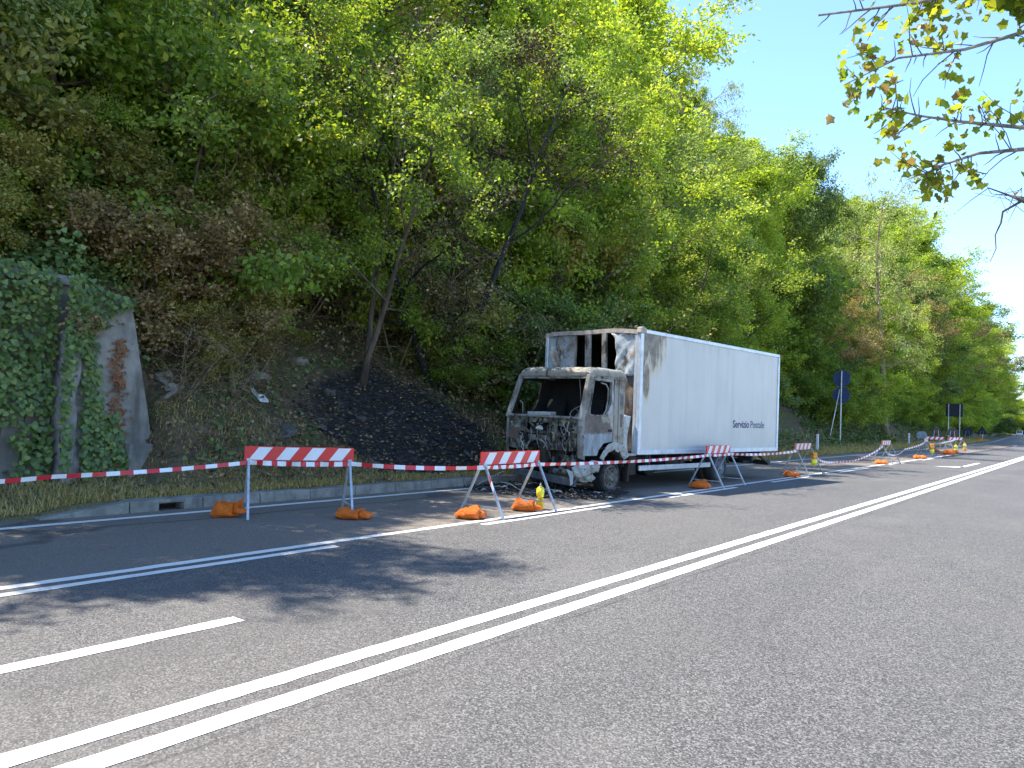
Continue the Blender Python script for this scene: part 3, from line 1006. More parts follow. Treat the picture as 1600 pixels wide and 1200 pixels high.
counts = {}
def plant(kind, x, y, h, leaf=None, name='tree', label='', cat='tree', group=None, rz=None, wide=1.0, v=None, tilt=None):
    lst = T[kind]
    k = counts.get(kind, 0); counts[kind] = k + 1
    d = lst[k % len(lst)] if v is None else lst[v]
    s = h / d['h']
    root = empty(name, (x, y, tz(x, y)), rz if rz is not None else random.uniform(0, 6.28))
    if tilt: root.rotation_euler = (tilt[0], tilt[1], root.rotation_euler[2])
    root.scale = (s * wide, s * wide, s)
    tag(root, label, cat, group)
    t = link(bpy.data.objects.new('trunk' if cat == 'tree' else 'stem', d['wood']), root)
    if 'leaves' in d:
        c = link(bpy.data.objects.new('crown' if cat == 'tree' else 'foliage', d['leaves']), root)
        if leaf:
            c.material_slots[0].link = 'OBJECT'
            c.material_slots[0].material = M[leaf]
    return root

# how high the wood may stand above eye level, by direction (degrees left of the road's line)
AZ = [0, 3.0, 4.03, 6.3, 8.2, 9.3, 10.1, 11.4, 14, 18.2, 20.5, 22.5, 24, 26.5, 30, 34, 40, 90]
EL = [.06, .10, .125, .158, .185, .205, .245, .262, .255, .272, .325, .39, .455, .53, .62, .75, 1.4, 2.0]
def limit(x, y, r):
    d = math.hypot(x, y)
    az = math.degrees(math.atan2(-x, y)) - .55 * math.degrees(r / d)
    if y < 0: return 99
    return CAM_H + d * float(np.interp(az, AZ, EL))

GN = {'broad': ('broad-crowned tree', ['leaf_mid', 'leaf_mid', 'leaf_dark', 'leaf_yellow', 'leaf_olive']),
      'tall': ('tall narrow green tree', ['leaf_mid', 'leaf_dark', 'leaf_yellow', 'leaf_mid']),
      'airy': ('airy narrow-leaved tree', ['leaf_silver', 'leaf_yellow', 'leaf_silver']),
      'thin': ('thin many-stemmed tree', ['leaf_olive', 'leaf_olive', 'leaf_mid', 'leaf_brown'])}
LC = {'leaf_mid': 'mid green', 'leaf_dark': 'dark green', 'leaf_yellow': 'yellow-green', 'leaf_olive': 'olive', 'leaf_brown': 'brown withered', 'leaf_silver': 'silvery green'}
ZN = [(2, 'left of the ivy wall top'), (7.5, 'above the ivy wall'), (10, 'right of the buttress'), (12.5, 'left of the forked trunk'), (15.5, 'right of the forked trunk'), (18.5, 'beside the lorry cab'),
      (23, 'behind the lorry cab'), (28, 'behind the middle of the box'), (36, 'behind the lorry tail'), (46, 'left of the marker post'), (53, 'left of the round signs'), (62, 'right of the round signs'),
      (75, 'behind the faded barrier'), (92, 'behind the far cluster'), (110, 'behind the dark panel sign'), (150, 'beyond the dark panel sign'), (9999, 'by the far bend')]
def zone(y, u):
    a = 'low on the bank ' if u < 7.5 else 'halfway up ' if u < 16 else 'high up '
    return a + next(t for m, t in ZN if y < m)

def wood():
    rng = random.Random(21)
    rows = [(5.2, 4.0, 8.5), (9.0, 4.2, 10.5), (13.5, 4.8, 12.5), (19.0, 6.0, 14), (26.0, 8.0, 15), (35.0, 11.0, 16)]
    for u, dy, hh in rows:
        y = -34.0
        while y < 330:
            st = dy * (1 if y < 60 else 1.25 if y < 120 else 2.6)
            yj = y + rng.uniform(-.4, .4) * st
            uj = u + rng.uniform(-1.3, 1.3) + (1.2 if yj > 38 else 0)
            y += st
            if u > 20 and yj > 200: continue
            if yj < 8 and uj < 4.6: uj = 5.0
            if 8 < yj < 20 and u < 7: continue            # the open scorched bank is planted by hand
            x = -10.9 - float(shift(yj)) - uj
            near = yj < 32
            kind = rng.choices(['broad', 'tall', 'airy', 'thin'], [.40, .22, .16, .22] if near else [.44, .24, .26, .06])[0]
            if near and u < 10 and rng.random() < .5: kind = 'thin'
            h = hh * rng.uniform(.85, 1.3) * (1.3 if 17 < yj < 70 and u > 10 else 1.3 if 70 <= yj < 100 else 1.6 if yj >= 100 else 1)
            zt = tz(x, yj)
            lim = limit(x, yj, h * .26) - zt
            h = min(h, lim * rng.uniform(.90, 1.0))
            if h < 3.2: continue
            desc, lm = GN[kind]
            leaf = rng.choice(lm)
            if 16 < yj < 75 and uj > 7 and rng.random() < .6: leaf = rng.choice(['leaf_yellow', 'leaf_silver', 'leaf_yellow', 'leaf_mid'])
            if yj < 34 and leaf in ('leaf_brown', 'leaf_dark', 'leaf_olive') and rng.random() < .65: leaf = rng.choice(['leaf_mid', 'leaf_silver', 'leaf_yellow', 'leaf_mid'])
            if yj > 34 and leaf in ('leaf_olive', 'leaf_dark') and rng.random() < .8: leaf = 'leaf_yellow'
            lab = f'{LC[leaf]} {desc} {zone(yj, u)}'
            plant(kind, x, yj, h, leaf, {'broad': 'broadleaf_tree', 'tall': 'slender_tree', 'airy': 'airy_tree', 'thin': 'thin_tree'}[kind], lab, 'tree', lab,
                  rng.uniform(0, 6.28), rng.uniform(.95, 1.3) if yj < 100 else rng.uniform(1.3, 1.7))
wood()

# trees told apart by hand
plant('thin', -14.2, 12.5, 8.6, 'leaf_mid', 'forked_tree', 'pale forked trunk rooted at the top of the scorched patch, green crown', 'tree', None, 2.2, 1.1, 1)
plant('burnt', -14.5, 15.4, 10.2, None, 'scorched_tree', 'fire-blackened tree with dead dark leaves above the scorched bank', 'tree', None, .6, 1.3)
plant('burnt', -16.4, 18.6, 7.0, 'leaf_burnt', 'scorched_tree', 'leaning blackened tree behind the lorry cab roof', 'tree', None, 2.9, .9, 0, (.25, -.2))
plant('thin', -16.0, 9.6, 8.0, 'leaf_mid', 'thin_tree', 'mid green thin tree leaning over the bank right of the buttress', 'tree', None, 1.0, 1.2, 0)
plant('airy', -24.5, 53.0, 19.5, 'leaf_silver', 'airy_tree', 'tallest airy tree reaching over the lorry into the blue sky', 'tree', None, .3, 1.15, 0)
plant('airy', -14.6, 71.5, 20.0, 'leaf_silver', 'airy_tree', 'loose silvery tree sticking up against the sky right of the blue signs', 'tree', None, 1.3, 1.1, 1)
plant('broad', -18.5, 54.0, 15.0, 'leaf_dark', 'broadleaf_tree', 'dark green tree top against the sky right of the airy tree', 'tree', None, 1.3, .9, 1)

def shrubs():
    rng = random.Random(5)
    def put(kind, x, y, h, leaf, lab, nm, wide=1.2):
        plant(kind, x, y, h, leaf, nm, lab, 'shrub', lab, rng.uniform(0, 6.28), wide)
    # right of the wall, on the steep dark bank
    for i in range(30):
        y = rng.uniform(7.3, 18); u = rng.uniform(4.2, 9.5)
        put('dry', -10.9 - u, y, rng.uniform(1.6, 3.4), None, 'tangled bare twiggy shrub ' + zone(y, u), 'dry_shrub', 1.25)
    for i in range(9):
        y = rng.uniform(7.3, 9.6); u = rng.uniform(2.0, 4.2)
        put('dry', -10.9 - u, y, rng.uniform(.8, 1.5), None, 'low dry bramble beside the buttress', 'dry_bramble', 1.3)
    for i in range(22):
        y = rng.uniform(7.6, 19); u = rng.uniform(4.8, 10)
        put('shrub', -10.9 - u, y, rng.uniform(1.6, 3.2), rng.choice(['leaf_mid', 'leaf_olive', 'leaf_dark', 'leaf_dark']), 'small leafy shrub ' + zone(y, u), 'leafy_shrub')
    for i in range(26):
        y = rng.uniform(17.5, 40); u = rng.uniform(2.4, 6.5)
        put('shrub', -10.9 - u, y, rng.uniform(1.4, 3.4), rng.choice(['leaf_mid', 'leaf_dark', 'leaf_dark', 'leaf_mid']), 'rounded green shrub ' + zone(y, u), 'leafy_shrub')
    for i in range(8):
        y = rng.uniform(18, 27); u = rng.uniform(2.5, 5)
        put('dry', -10.9 - u, y, rng.uniform(2.0, 3.6), None, 'dry branchy shrub behind the lorry cab', 'dry_shrub', 1.3)
    for i in range(60):
        y = 38 + 75 * rng.random(); u = rng.uniform(4.6, 8.5)
        if y < 54: u += 1.6
        put('shrub', -10.9 - float(shift(y)) - u, y, rng.uniform(1.8, 4.2), rng.choice(['leaf_mid', 'leaf_dark', 'leaf_mid', 'leaf_yellow']), 'green shrub at the foot of the bank ' + zone(y, u).split('bank ')[-1].replace('halfway up ', ''), 'leafy_shrub', 1.4)
    for i in range(28):
        y = 112 + 200 * rng.random(); u = rng.uniform(3.4, 7.5)
        put('shrub', -10.9 - float(shift(y)) - u, y, rng.uniform(3, 5.5), rng.choice(['leaf_mid', 'leaf_dark', 'leaf_yellow']), 'green shrub beside the far bend', 'leafy_shrub', 1.7)
    for i in range(30):
        y = rng.uniform(-6, 6.6); u = rng.uniform(3.2, 5.5)
        put('shrub', -10.9 - u, y, rng.uniform(1.2, 2.6), rng.choice(['leaf_dark', 'leaf_mid', 'leaf_olive']), 'bushy shrub on the wall top ' + zone(y, u), 'leafy_shrub')
    for i in range(84):
        y = rng.uniform(7.2, 27); u = rng.uniform(4.6, 12)
        lf = rng.choice(['leaf_mid', 'leaf_mid', 'leaf_olive', 'leaf_dark', 'leaf_yellow'])
        if u < 6 and 9 < y < 17.5: u += 1.2
        lf = rng.choice(['leaf_mid', 'leaf_silver', 'leaf_yellow', 'leaf_mid', 'leaf_olive', 'leaf_yellow'])
        put('shrub', -10.9 - u, y, rng.uniform(3.2, 5.4), lf, LC[lf] + ' tall bush ' + zone(y, u), 'tall_bush', 1.0)
    for i in range(190):
        y = rng.uniform(-34, 95); u = rng.uniform(8, 40)
        lf = rng.choice(['leaf_mid', 'leaf_dark', 'leaf_olive', 'leaf_mid'])
        x = -10.9 - float(shift(y)) - u
        h = min(rng.uniform(4, 7.5), limit(x, y, 2) - tz(x, y))
        if h > 2: put('shrub', x, y, h, lf, LC[lf] + ' bush under the trees ' + zone(y, u), 'tall_bush', 1.25)
    for i in range(34):
        y = rng.uniform(7.3, 10.6) if i % 2 else rng.uniform(15.6, 20); u = rng.uniform(3.4, 6.2)
        lf = rng.choice(['leaf_olive', 'leaf_brown', 'leaf_olive', 'leaf_mid']) if y < 11 else rng.choice(['leaf_mid', 'leaf_olive', 'leaf_mid', 'leaf_yellow'])
        put('shrub', -10.9 - u, y, rng.uniform(1.3, 2.6), lf, LC[lf] + ' low bush ' + zone(y, u), 'low_bush', 1.25)
    for i in range(6):
        y = rng.uniform(-26, 4); u = rng.uniform(4.5, 14)
        lf = rng.choice(['leaf_mid', 'leaf_dark', 'leaf_olive'])
        plant('broad', -10.9 - u, y, rng.uniform(8, 11), lf, 'broadleaf_tree', LC[lf] + ' spreading tree ' + zone(y, u), 'tree', LC[lf] + ' spreading tree ' + zone(y, u), None, 1.15)
    for i in range(18):
        y = 396 + rng.uniform(-14, 10); x = -50 + 3.4 * i
        put('shrub', x, y, rng.uniform(5, 9), rng.choice(['leaf_yellow', 'leaf_mid']), 'bright green bush at the far end of the road', 'leafy_shrub', 1.8)
    # the trees that close the road beyond the bend
    for i in range(12):
        x = -46 + 5.2 * i; y = 395 + rng.uniform(-12, 25)
        lab = 'sunlit green tree closing the view at the far end of the road'
        plant('broad', x, y, rng.uniform(14, 20), rng.choice(['leaf_yellow', 'leaf_mid']), 'broadleaf_tree', lab, 'tree', lab, None, 1.7)
shrubs()
# ------------------------------------------------------------------ ground cover
def scorch(x, y):
    d = np.sqrt(((x + 12.95) / 1.62) ** 2 + ((y - 12.95) / 2.75) ** 2)
    return d + .22 * wave(1.3 * x + 1, 1.1 * y) + .10 * wave(3 * x, 3.4 * y)

def scatter_leaves(name, n, yr, ur, mat, L, label, keep, up=.8, lift=.02, ratio=.62, seed=3, kind='quad', standing=0.0):
    rng = np.random.default_rng(seed)
    y = rng.uniform(*yr, n); u = rng.uniform(*ur, n)
    x = -10.9 - shift(y) - u
    k = keep(x, y, u, rng)
    x, y = x[k], y[k]
    n = len(x)
    z = terr(x, y) + lift * rng.random(n) + standing * rng.random(n) ** 2
    C = np.stack([x, y, z], 1)
    D = rng.normal(size=(n, 3)) * np.array([1, 1, .45]) + np.array([.3, 0, -.1])
    N = rng.normal(size=(n, 3)) * .5 + np.array([.45, 0, up])
    Lr = rng.uniform(L[0], L[1], n)
    V, F = leaf_shapes(C, D, N, Lr, Lr * ratio, kind, .15)
    me = np_mesh(name, V, F, [M[mat]])
    return tag(link(bpy.data.objects.new(name, me)), label, None, None, 'stuff')

scatter_leaves('leaf_litter', 70000, (5.5, 40), (.25, 11), 'litter', (.05, .13), 'brown fallen leaves lying over the bank',
               lambda x, y, u, r: (scorch(x, y) > .95 + .2 * r.random(len(x))) & ~((y < 7.1) & (u > 2.5)) & (wave(1.7 * x, 1.5 * y) > -.55 + .5 * r.random(len(x))))
scatter_leaves('ground_ivy', 24000, (7.0, 36), (1.0, 9), 'leaf_ivy', (.06, .11), 'low green ground cover creeping over the shaded bank',
               lambda x, y, u, r: (scorch(x, y) > 1.02) & ((wave(.8 * x + 2, .9 * y) > .05) | ((y > 14) & (u > 2.6))) & (r.random(len(x)) < .8), standing=.28, ratio=.9, seed=9, kind='ivy')
scatter_leaves('bank_weeds', 22000, (34, 130), (2.4, 9), 'leaf_dark', (.16, .34), 'green weeds covering the foot of the far bank',
               lambda x, y, u, r: wave(.31 * x + 2, .27 * y) > -.28, standing=.7, ratio=.5, seed=19)
scatter_leaves('foot_leaves', 5200, (-6, 15), (.25, 3.2), 'litter', (.05, .11), 'brown leaves lying in the verge grass',
               lambda x, y, u, r: (r.random(len(x)) < .6) & ~((y < 7.1) & (u > 2.4)), seed=29)

def grass(name, n, yr, ur, h, mat, label, seed, keep):
    rng = np.random.default_rng(seed)
    y = rng.uniform(*yr, n); u = rng.uniform(ur[0] ** .5, ur[1] ** .5, n) ** 2
    x = -10.9 - shift(y) - u
    k = keep(x, y, u, rng); x, y = x[k], y[k]; n = len(x)
    z = terr(x, y) - .01
    a = rng.uniform(0, 6.28, n); hh = h * rng.uniform(.4, 1.3, n); w = h * .085
    ln = hh * rng.uniform(.2, 1.0, n)
    dx, dy = np.cos(a), np.sin(a)
    p0 = np.stack([x - dy * w, y + dx * w, z], 1); p1 = np.stack([x + dy * w, y - dx * w, z], 1)
    p2 = np.stack([x + dx * ln, y + dy * ln, z + hh], 1)
    V = np.stack([p0, p1, p2], 1).reshape(-1, 3)
    me = np_mesh(name, V, np.arange(3 * n).reshape(n, 3), [M[mat]])
    return tag(link(bpy.data.objects.new(name, me)), label, None, None, 'stuff')
def wall_top(x, y, u, r):
    return (y < 7.0) & (wave(1.2 * x + 1, 1.1 * y) > -.75) & (r.random(len(x)) < .9)
o = scatter_leaves('ground_ivy', 20000, (-6, 7.0), (2.62, 5.2), 'leaf_ivy', (.055, .11), 'ivy and weeds spreading over the ground above the wall', wall_top, standing=.32, ratio=.95, seed=59, kind='ivy')
grass('verge_grass', 34000, (-8, 15.5), (.12, 2.6), .10, 'grass_dry', 'short dry grass on the verge between kerb and wall', 31,
      lambda x, y, u, r: (scorch(x, y) > .98) & ((wave(2 * x, 1.3 * y) > -.5) | (y < 4.4)) & ~((y > 9) & (u > 1.4) & (r.random(len(x)) < .8)))
grass('verge_grass', 26000, (15.5, 130), (.1, 4.2), .20, 'grass_dry', 'dry yellowish grass along the foot of the far bank', 32,
      lambda x, y, u, r: wave(.8 * x, .6 * y) > -.45)

# charred flakes and lumps on the scorched patch
def chunks(name, n, cx, cy, rx, ry, size, mats, label, seed, test=None, flat=.45, onroad=False):
    rng = np.random.default_rng(seed)
    oct_v = np.array([(1, 0, 0), (0, 1, 0), (-1, 0, 0), (0, -1, 0), (.1, .1, 1), (0, 0, -.5)], float)
    oct_f = np.array([(0, 1, 4), (1, 2, 4), (2, 3, 4), (3, 0, 4), (1, 0, 5), (2, 1, 5), (3, 2, 5), (0, 3, 5)])
    t = rng.uniform(0, 6.28, n); r = np.sqrt(rng.random(n)) * 1.15
    x = cx + rx * r * np.cos(t); y = cy + ry * r * np.sin(t)
    if test is not None:
        k = test(x, y, rng); x, y = x[k], y[k]
    n = len(x)
    z = np.zeros(n) if onroad else terr(x, y)
    s = size[0] + (size[1] - size[0]) * rng.random(n) ** 3
    V = oct_v[None] * (1 + .45 * rng.normal(size=(n, 6, 3)) * .6)
    V = V * np.stack([s, s * rng.uniform(.4, 1, n), s * flat * rng.uniform(.5, 1.3, n)], 1)[:, None, :]
    a = rng.uniform(0, 6.28, n); tl = rng.normal(size=n) * .5
    ca, sa = np.cos(a)[:, None], np.sin(a)[:, None]
    X = V[:, :, 0] * ca - V[:, :, 1] * sa; Yy = V[:, :, 0] * sa + V[:, :, 1] * ca
    Zz = V[:, :, 2] + X * np.tan(tl * .5)[:, None] * .6
    V = np.stack([X + x[:, None], Yy + y[:, None], Zz + (z + s * flat * .3)[:, None]], -1)
    F = (np.arange(n) * 6)[:, None, None] + oct_f[None]
    mi = np.repeat(rng.choice(len(mats), n, p=np.array([.72, .20, .08])[:len(mats)] / sum([.72, .20, .08][:len(mats)])), 8)
    me = np_mesh(name, V.reshape(-1, 3), F.reshape(-1, 3), [M[m] for m in mats], mi)
    return tag(link(bpy.data.objects.new(name, me)), label, None, None, 'stuff')
chunks('charred_debris', 12000, -12.95, 13.1, 1.8, 3.2, (.012, .085), ['burnt_dark', 'stone_sooty', 'litter'], 'black charred lumps and ash covering the scorched patch of bank', 41,
       lambda x, y, r: (scorch(x, y) < 1.0) & (x < -11.1))
chunks('bank_rubble', 1700, -13.0, 12.2, 2.4, 5.0, (.02, .08), ['litter', 'stone', 'stone_sooty'], 'brown earth clods and small stones on the lower bank', 42,
       lambda x, y, r: (scorch(x, y) > .88) & (x < -11.15) & (y > 7.2))
chunks('burnt_wreckage', 2600, -9.35, 13.25, 1.6, 1.15, (.012, .075), ['burnt_dark', 'burnt_engine', 'melted_grey'], 'ash and burnt fragments fallen on the asphalt below the lorry front', 43, None, .5, True)
chunks('burnt_wreckage', 420, -8.35, 13.9, .55, .8, (.012, .06), ['burnt_dark', 'burnt_engine', 'melted_grey'], 'crumbs of burnt tyre around the front wheel', 44, None, .5, True)

STONE = []
def stone_mesh(seed):
    bm = bmesh.new()
    bmesh.ops.create_icosphere(bm, subdivisions=2, radius=1)
    rs = random.Random(seed)
    ph = [rs.uniform(0, 6) for _ in range(6)]
    for v in bm.verts:
        c = v.co
        k = 1 + .22 * math.sin(2.3 * c.x + ph[0]) + .2 * math.sin(2.9 * c.y + ph[1]) + .16 * math.sin(4.1 * c.z + ph[2]) + .08 * math.sin(7 * c.x + 5 * c.y + ph[3])
        v.co = c * k
        v.co.x = max(-.8, min(.85, v.co.x)); v.co.z = max(-.5, min(.55, v.co.z))
    me = bpy.data.meshes.new('stone'); bm.to_mesh(me); bm.free()
    me.materials.append(M['stone'])
    return me
STONE = [stone_mesh(i) for i in range(4)]
def stone(x, y, s, label, group=None, sooty=False, rz=None):
    o = link(bpy.data.objects.new('stone', STONE[random.randrange(4)]))
    o.location = (x, y, tz(x, y) + s * .12); o.scale = (s, s * random.uniform(.55, .9), s * random.uniform(.5, .8))
    o.rotation_euler = (random.uniform(-.4, .4), random.uniform(.1, .7), random.uniform(0, 6.28) if rz is None else rz)
    if sooty:
        o.material_slots[0].link = 'OBJECT'; o.material_slots[0].material = M['stone_sooty']
    return tag(o, label, 'stone', group)
for (x, y, s, sooty) in ((-13.9, 11.3, .26, 1), (-12.6, 13.0, .20, 1), (-12.2, 14.2, .22, 1), (-13.4, 12.7, .19, 1), (-12.0, 11.1, .17, 1),
                         (-12.9, 10.3, .22, 1), (-12.3, 12.4, .15, 1), (-14.0, 14.4, .2, 1), (-13.2, 11.7, .2, 1), (-12.0, 13.3, .16, 1)):
    stone(x, y, s * .72, 'sooty stone lying on the scorched patch' if sooty else 'pale stone lying on the edge of the scorched patch', 'stones on the scorched patch', bool(sooty))
stone(-14.15, 9.55, .30, 'pale rock jutting out of the bank left of the scorched patch')
stone(-14.6, 11.0, .26, 'pale rock in the brown earth left of the forked trunk')
stone(-12.75, 9.35, .26, 'dark rock halfway down the bank left of the scorched patch', None, True)
for i in range(5):
    stone(-13.55 - .12 * i, 7.35 + .12 * (i % 3), .17, 'squared stone loose beside the buttress edge', 'stones beside the buttress')

# fallen sticks on the bank
def stick(pts, r, mat, name, label, cat='branch', group=None):
    b = MB()
    c = Vector(pts[0])
    b.tube([Vector(p) - c for p in pts], [r * (1 - .6 * i / (len(pts) - 1)) for i in range(len(pts))], 6)
    o = b.build(name, M[mat], None, smooth=True, loc=c)
    return tag(o, label, cat, group)
rs = random.Random(77)
def bank_pt(x, y, dz=0): return (x, y, tz(x, y) + dz)
stick([bank_pt(-13.6, 8.7, .05), bank_pt(-14.3, 9.0, .55), bank_pt(-15.0, 9.5, .9), bank_pt(-15.7, 10.4, 1.1)], .055, 'bark_pale', 'fallen_branch', 'pale fallen branch slanting up the bank right of the buttress')
stick([bank_pt(-12.9, 9.1, .03), bank_pt(-13.3, 8.9, .08), bank_pt(-13.8, 8.6, .12)], .022, 'bark_pale', 'fallen_branch', 'thin pale stick lying low on the bank by the first barrier')
for i in range(46):
    x = rs.uniform(-18, -13.5); y = rs.uniform(7.4, 24)
    if x > -14.6 and 10 < y < 17: continue
    a = rs.uniform(0, 6.28); L = rs.uniform(.8, 2.6); z0 = tz(x, y)
    pts = [(x, y, z0 - .05)]
    dx, dy, dz = math.cos(a) * .6, math.sin(a) * .6, rs.uniform(.5, 1.3)
    for k in range(5):
        q = pts[-1]
        pts.append((q[0] + dx * L / 5, q[1] + dy * L / 5, q[2] + dz * L / 5))
        dz -= rs.uniform(.05, .5); dx += rs.uniform(-.3, .3); dy += rs.uniform(-.3, .3)
    stick(pts, rs.uniform(.008, .022), rs.choice(['bark_pale', 'bark', 'bark_pale']), 'bare_stem', 'bare arching stem standing out of the shaded bank', 'stem', 'bare stems on the bank')
sc = MB()
sc.grid(lambda u, v: (.34 * (u - .5) + .05 * math.sin(5 * v), .12 * (v - .5) * (1 - .5 * u), .06 * math.sin(6 * u + 3 * v) + .1 * u), 8, 4)
o = sc.build('plastic_scrap', M['white_scrap'], None, smooth=True, loc=(-13.42, 9.1, tz(-13.42, 9.1) + .12)); o.rotation_euler = (.2, .9, .8)
tag(o, 'scrap of whitish plastic lying on the bank', 'litter')
for i, (px, py) in enumerate(((7.9, .25), (8.6, .28))):
    pass

# ------------------------------------------------------------------ the burnt lorry
L0 = empty('burnt_lorry', (-8.21, 14.33, 0), -math.atan2(.44, 4.83))
tag(L0, 'burnt-out white box lorry with a gutted cab standing in the lay-by', 'lorry')
def P(name, b, mat, parent=L0, smooth=False, bevel=0.0, label=None, solid=0.0):
    o = b.build(name, M[mat] if isinstance(mat, str) else [M[m] for m in mat], parent, smooth, bevel, solid)
    if label: o['label'] = label
    return o
BW = -2.72
# cargo box
side = P('side_panel', MB().box2((-.03, .98, .88), (.012, 8.06, 3.50)), 'box_side_white', label='white side panel scorched at its top front corner')
P('side_panel', MB().box2((BW, .98, .88), (BW + .04, 8.06, 3.50)), 'box_side_white')
P('roof_panel', MB().box2((BW + .02, .95, 3.52), (-.02, 8.1, 3.56)), 'box_side_white')
P('box_floor', MB().box2((BW + .02, .95, .86), (-.03, 8.1, .93)), 'chassis_black')
rd = MB(); rd.box2((BW + .06, 8.07, .90), (BW / 2 - .01, 8.11, 3.48)); rd.box2((BW / 2 + .01, 8.07, .90), (-.06, 8.11, 3.48))
P('rear_door', rd, 'box_side_white')
lin = MB()
a, c = (BW + .06, 1.0, .95), (-.05, 8.0, 3.50)
lin.poly([(a[0], a[1], a[2]), (a[0], c[1], a[2]), (a[0], c[1], c[2]), (a[0], a[1], c[2])])
lin.poly([(c[0], a[1], a[2]), (c[0], c[1], a[2]), (c[0], c[1], c[2]), (c[0], a[1], c[2])])
lin.poly([(a[0], c[1], a[2]), (c[0], c[1], a[2]), (c[0], c[1], c[2]), (a[0], c[1], c[2])])
lin.poly([(a[0], a[1], c[2]), (c[0], a[1], c[2]), (c[0], c[1], c[2]), (a[0], c[1], c[2])])
lin.poly([(a[0], a[1], a[2]), (c[0], a[1], a[2]), (c[0], c[1], a[2]), (a[0], c[1], a[2])])
P('dark_lining', lin, 'soot_and_hole_black')  # sooty sheets, also added so the white inside stays dark
P('roof_rail', MB().box2((-.05, 1.06, 3.49), (.035, 8.16, 3.575)), 'alu_trim', bevel=.012)
P('roof_rail', MB().box2((BW - .03, 1.06, 3.49), (BW + .05, 8.16, 3.575)), 'alu_trim', bevel=.012)
P('bottom_rail', MB().box2((-.06, .98, .775), (.03, 8.06, .885)), 'alu_trim', bevel=.01)
P('bottom_rail', MB().box2((BW - .02, .98, .775), (BW + .06, 8.06, .885)), 'alu_trim', bevel=.01)
P('rear_post', MB().box2((-.09, 8.062, .775), (.036, 8.165, 3.488)), 'alu_trim', bevel=.012)
P('rear_post', MB().box2((BW - .03, 8.062, .775), (BW + .09, 8.165, 3.488)), 'alu_trim', bevel=.012)
cp = MB(); cp.box2((-.05, .86, .775), (.034, .978, 3.49)); cp.box2((-.135, .862, .775), (-.052, .92, 3.49))
P('corner_post', cp, 'alu_trim', bevel=.015, label='ash-grey corner post at the front of the box')
P('corner_post', MB().box2((BW - .03, .86, .775), (BW + .06, .978, 3.49)), 'alu_trim', bevel=.015)
# front header rail: warped by the heat
hr = MB()
def hdr(t): return 3.515 + .055 * math.sin(math.pi * (t ** .8)) * (.4 + .8 * t) + .012 * math.sin(11 * t)
N = 24
for i in range(N):
    t0, t1 = i / N, (i + 1) / N
    x0, x1 = BW - .03 + (-BW + .065) * t0, BW - .03 + (-BW + .065) * t1
    z0, z1 = hdr(t0), hdr(t1)
    y0 = .86 - .02 * math.sin(7 * t0); y1 = .86 - .02 * math.sin(7 * t1)
    hr.poly([(x0, y0, z0 - .045), (x1, y1, z1 - .045), (x1, y1, z1 + .05), (x0, y0, z0 + .05)])
    hr.poly([(x0, y0, z0 + .05), (x1, y1, z1 + .05), (x1, y1 + .16, z1 + .055), (x0, y0 + .16, z0 + .055)])
    hr.poly([(x0, y0, z0 - .045), (x1, y1, z1 - .045), (x1, y1 + .12, z1 - .045), (x0, y0 + .12, z0 - .045)])
P('header_rail', hr, 'roof_trim_burnt', smooth=True, label='scorched front roof rail bowed upwards in the middle')
P('corner_cap', MB().box((0, .93, 3.545), (.13, .2, .13), None, 0, .015), 'roof_trim_burnt', bevel=.03)
# front wall of the box: left sheet, right sheet, posts, and the lower bulkhead seen through the gap
def sheet(x0, x1, z0, z1, y, amp, nu=14, nv=14, fz=3.0, edge=None):
    b = MB()
    def fn(u, v):
        x = x0 + (x1 - x0) * u; z = z0 + (z1 - z0) * v
        dx = dz = 0
        if edge: dx, dz = edge(u, v)
        return (x + dx, y + amp * float(wave(fz * x + 2, fz * z)) + .4 * amp * float(wave(9 * x, 8 * z)), z + dz)
    b.grid(fn, nu, nv)
    return b
P('front_sheet', sheet(BW + .04, -1.84, 1.9, 3.50, .90, .03), 'box_front', smooth=True, solid=.012, label='blued and sooted front sheet left of the openings')
P('front_sheet', sheet(-.64, -.13, 2.52, 3.50, .90, .045, 14, 18, 5.0, lambda u, v: ((.16 * (v ** 8) * -(1 - u) - .05 * (1 - v) * (1 - u) + .012 * (1 - u) * math.sin(16 * v), 0))), 'box_front', smooth=True, solid=.012, label='crumpled front sheet right of the openings')
P('front_sheet', sheet(-2.0, -.60, 1.9, 2.66, .915, .03), 'bulkhead_brown', smooth=True, solid=.012)
P('bulkhead', sheet(-.95, -.13, .84, 2.56, .905, .03, 12, 24, 4.0), 'bulkhead_brown', smooth=True, solid=.012, label='brown scorched lower front wall behind the cab')
P('bulkhead', sheet(BW + .04, -.93, .84, 1.93, .92, .02), 'bulkhead_brown', smooth=True, solid=.012)
P('front_post', MB().box((-1.455, .90, 3.06), (.16, .06, .92), Matrix.Rotation(-.03, 3, 'Y')), 'burnt_shell', bevel=.01)
P('front_post', MB().box((-.985, .90, 3.04), (.13, .06, .94), Matrix.Rotation(-.03, 3, 'Y')), 'burnt_shell', bevel=.01)
P('front_post', MB().box2((-1.845, .88, 2.4), (-1.815, .93, 3.48)), 'burnt_shell')
# drape of half-burnt lining hanging in the gap
dr = MB()
def drp(u, v):
    y = .40 + .42 * u; z = 1.72 - (.78 + .12 * u) * v - .35 * u * (1 - v) * .3
    return (-.20 + .05 * math.sin(9 * u + 3 * v) + .03 * math.sin(21 * u), y - .12 * v * (1 - u) + .16 * (1 - v) * (u - 1) + .2 * v * u * 0, z)
dr.grid(drp, 16, 16)
P('torn_lining', dr, 'drape_white', smooth=True, solid=.01, label='torn whitish lining hanging between cab and box')

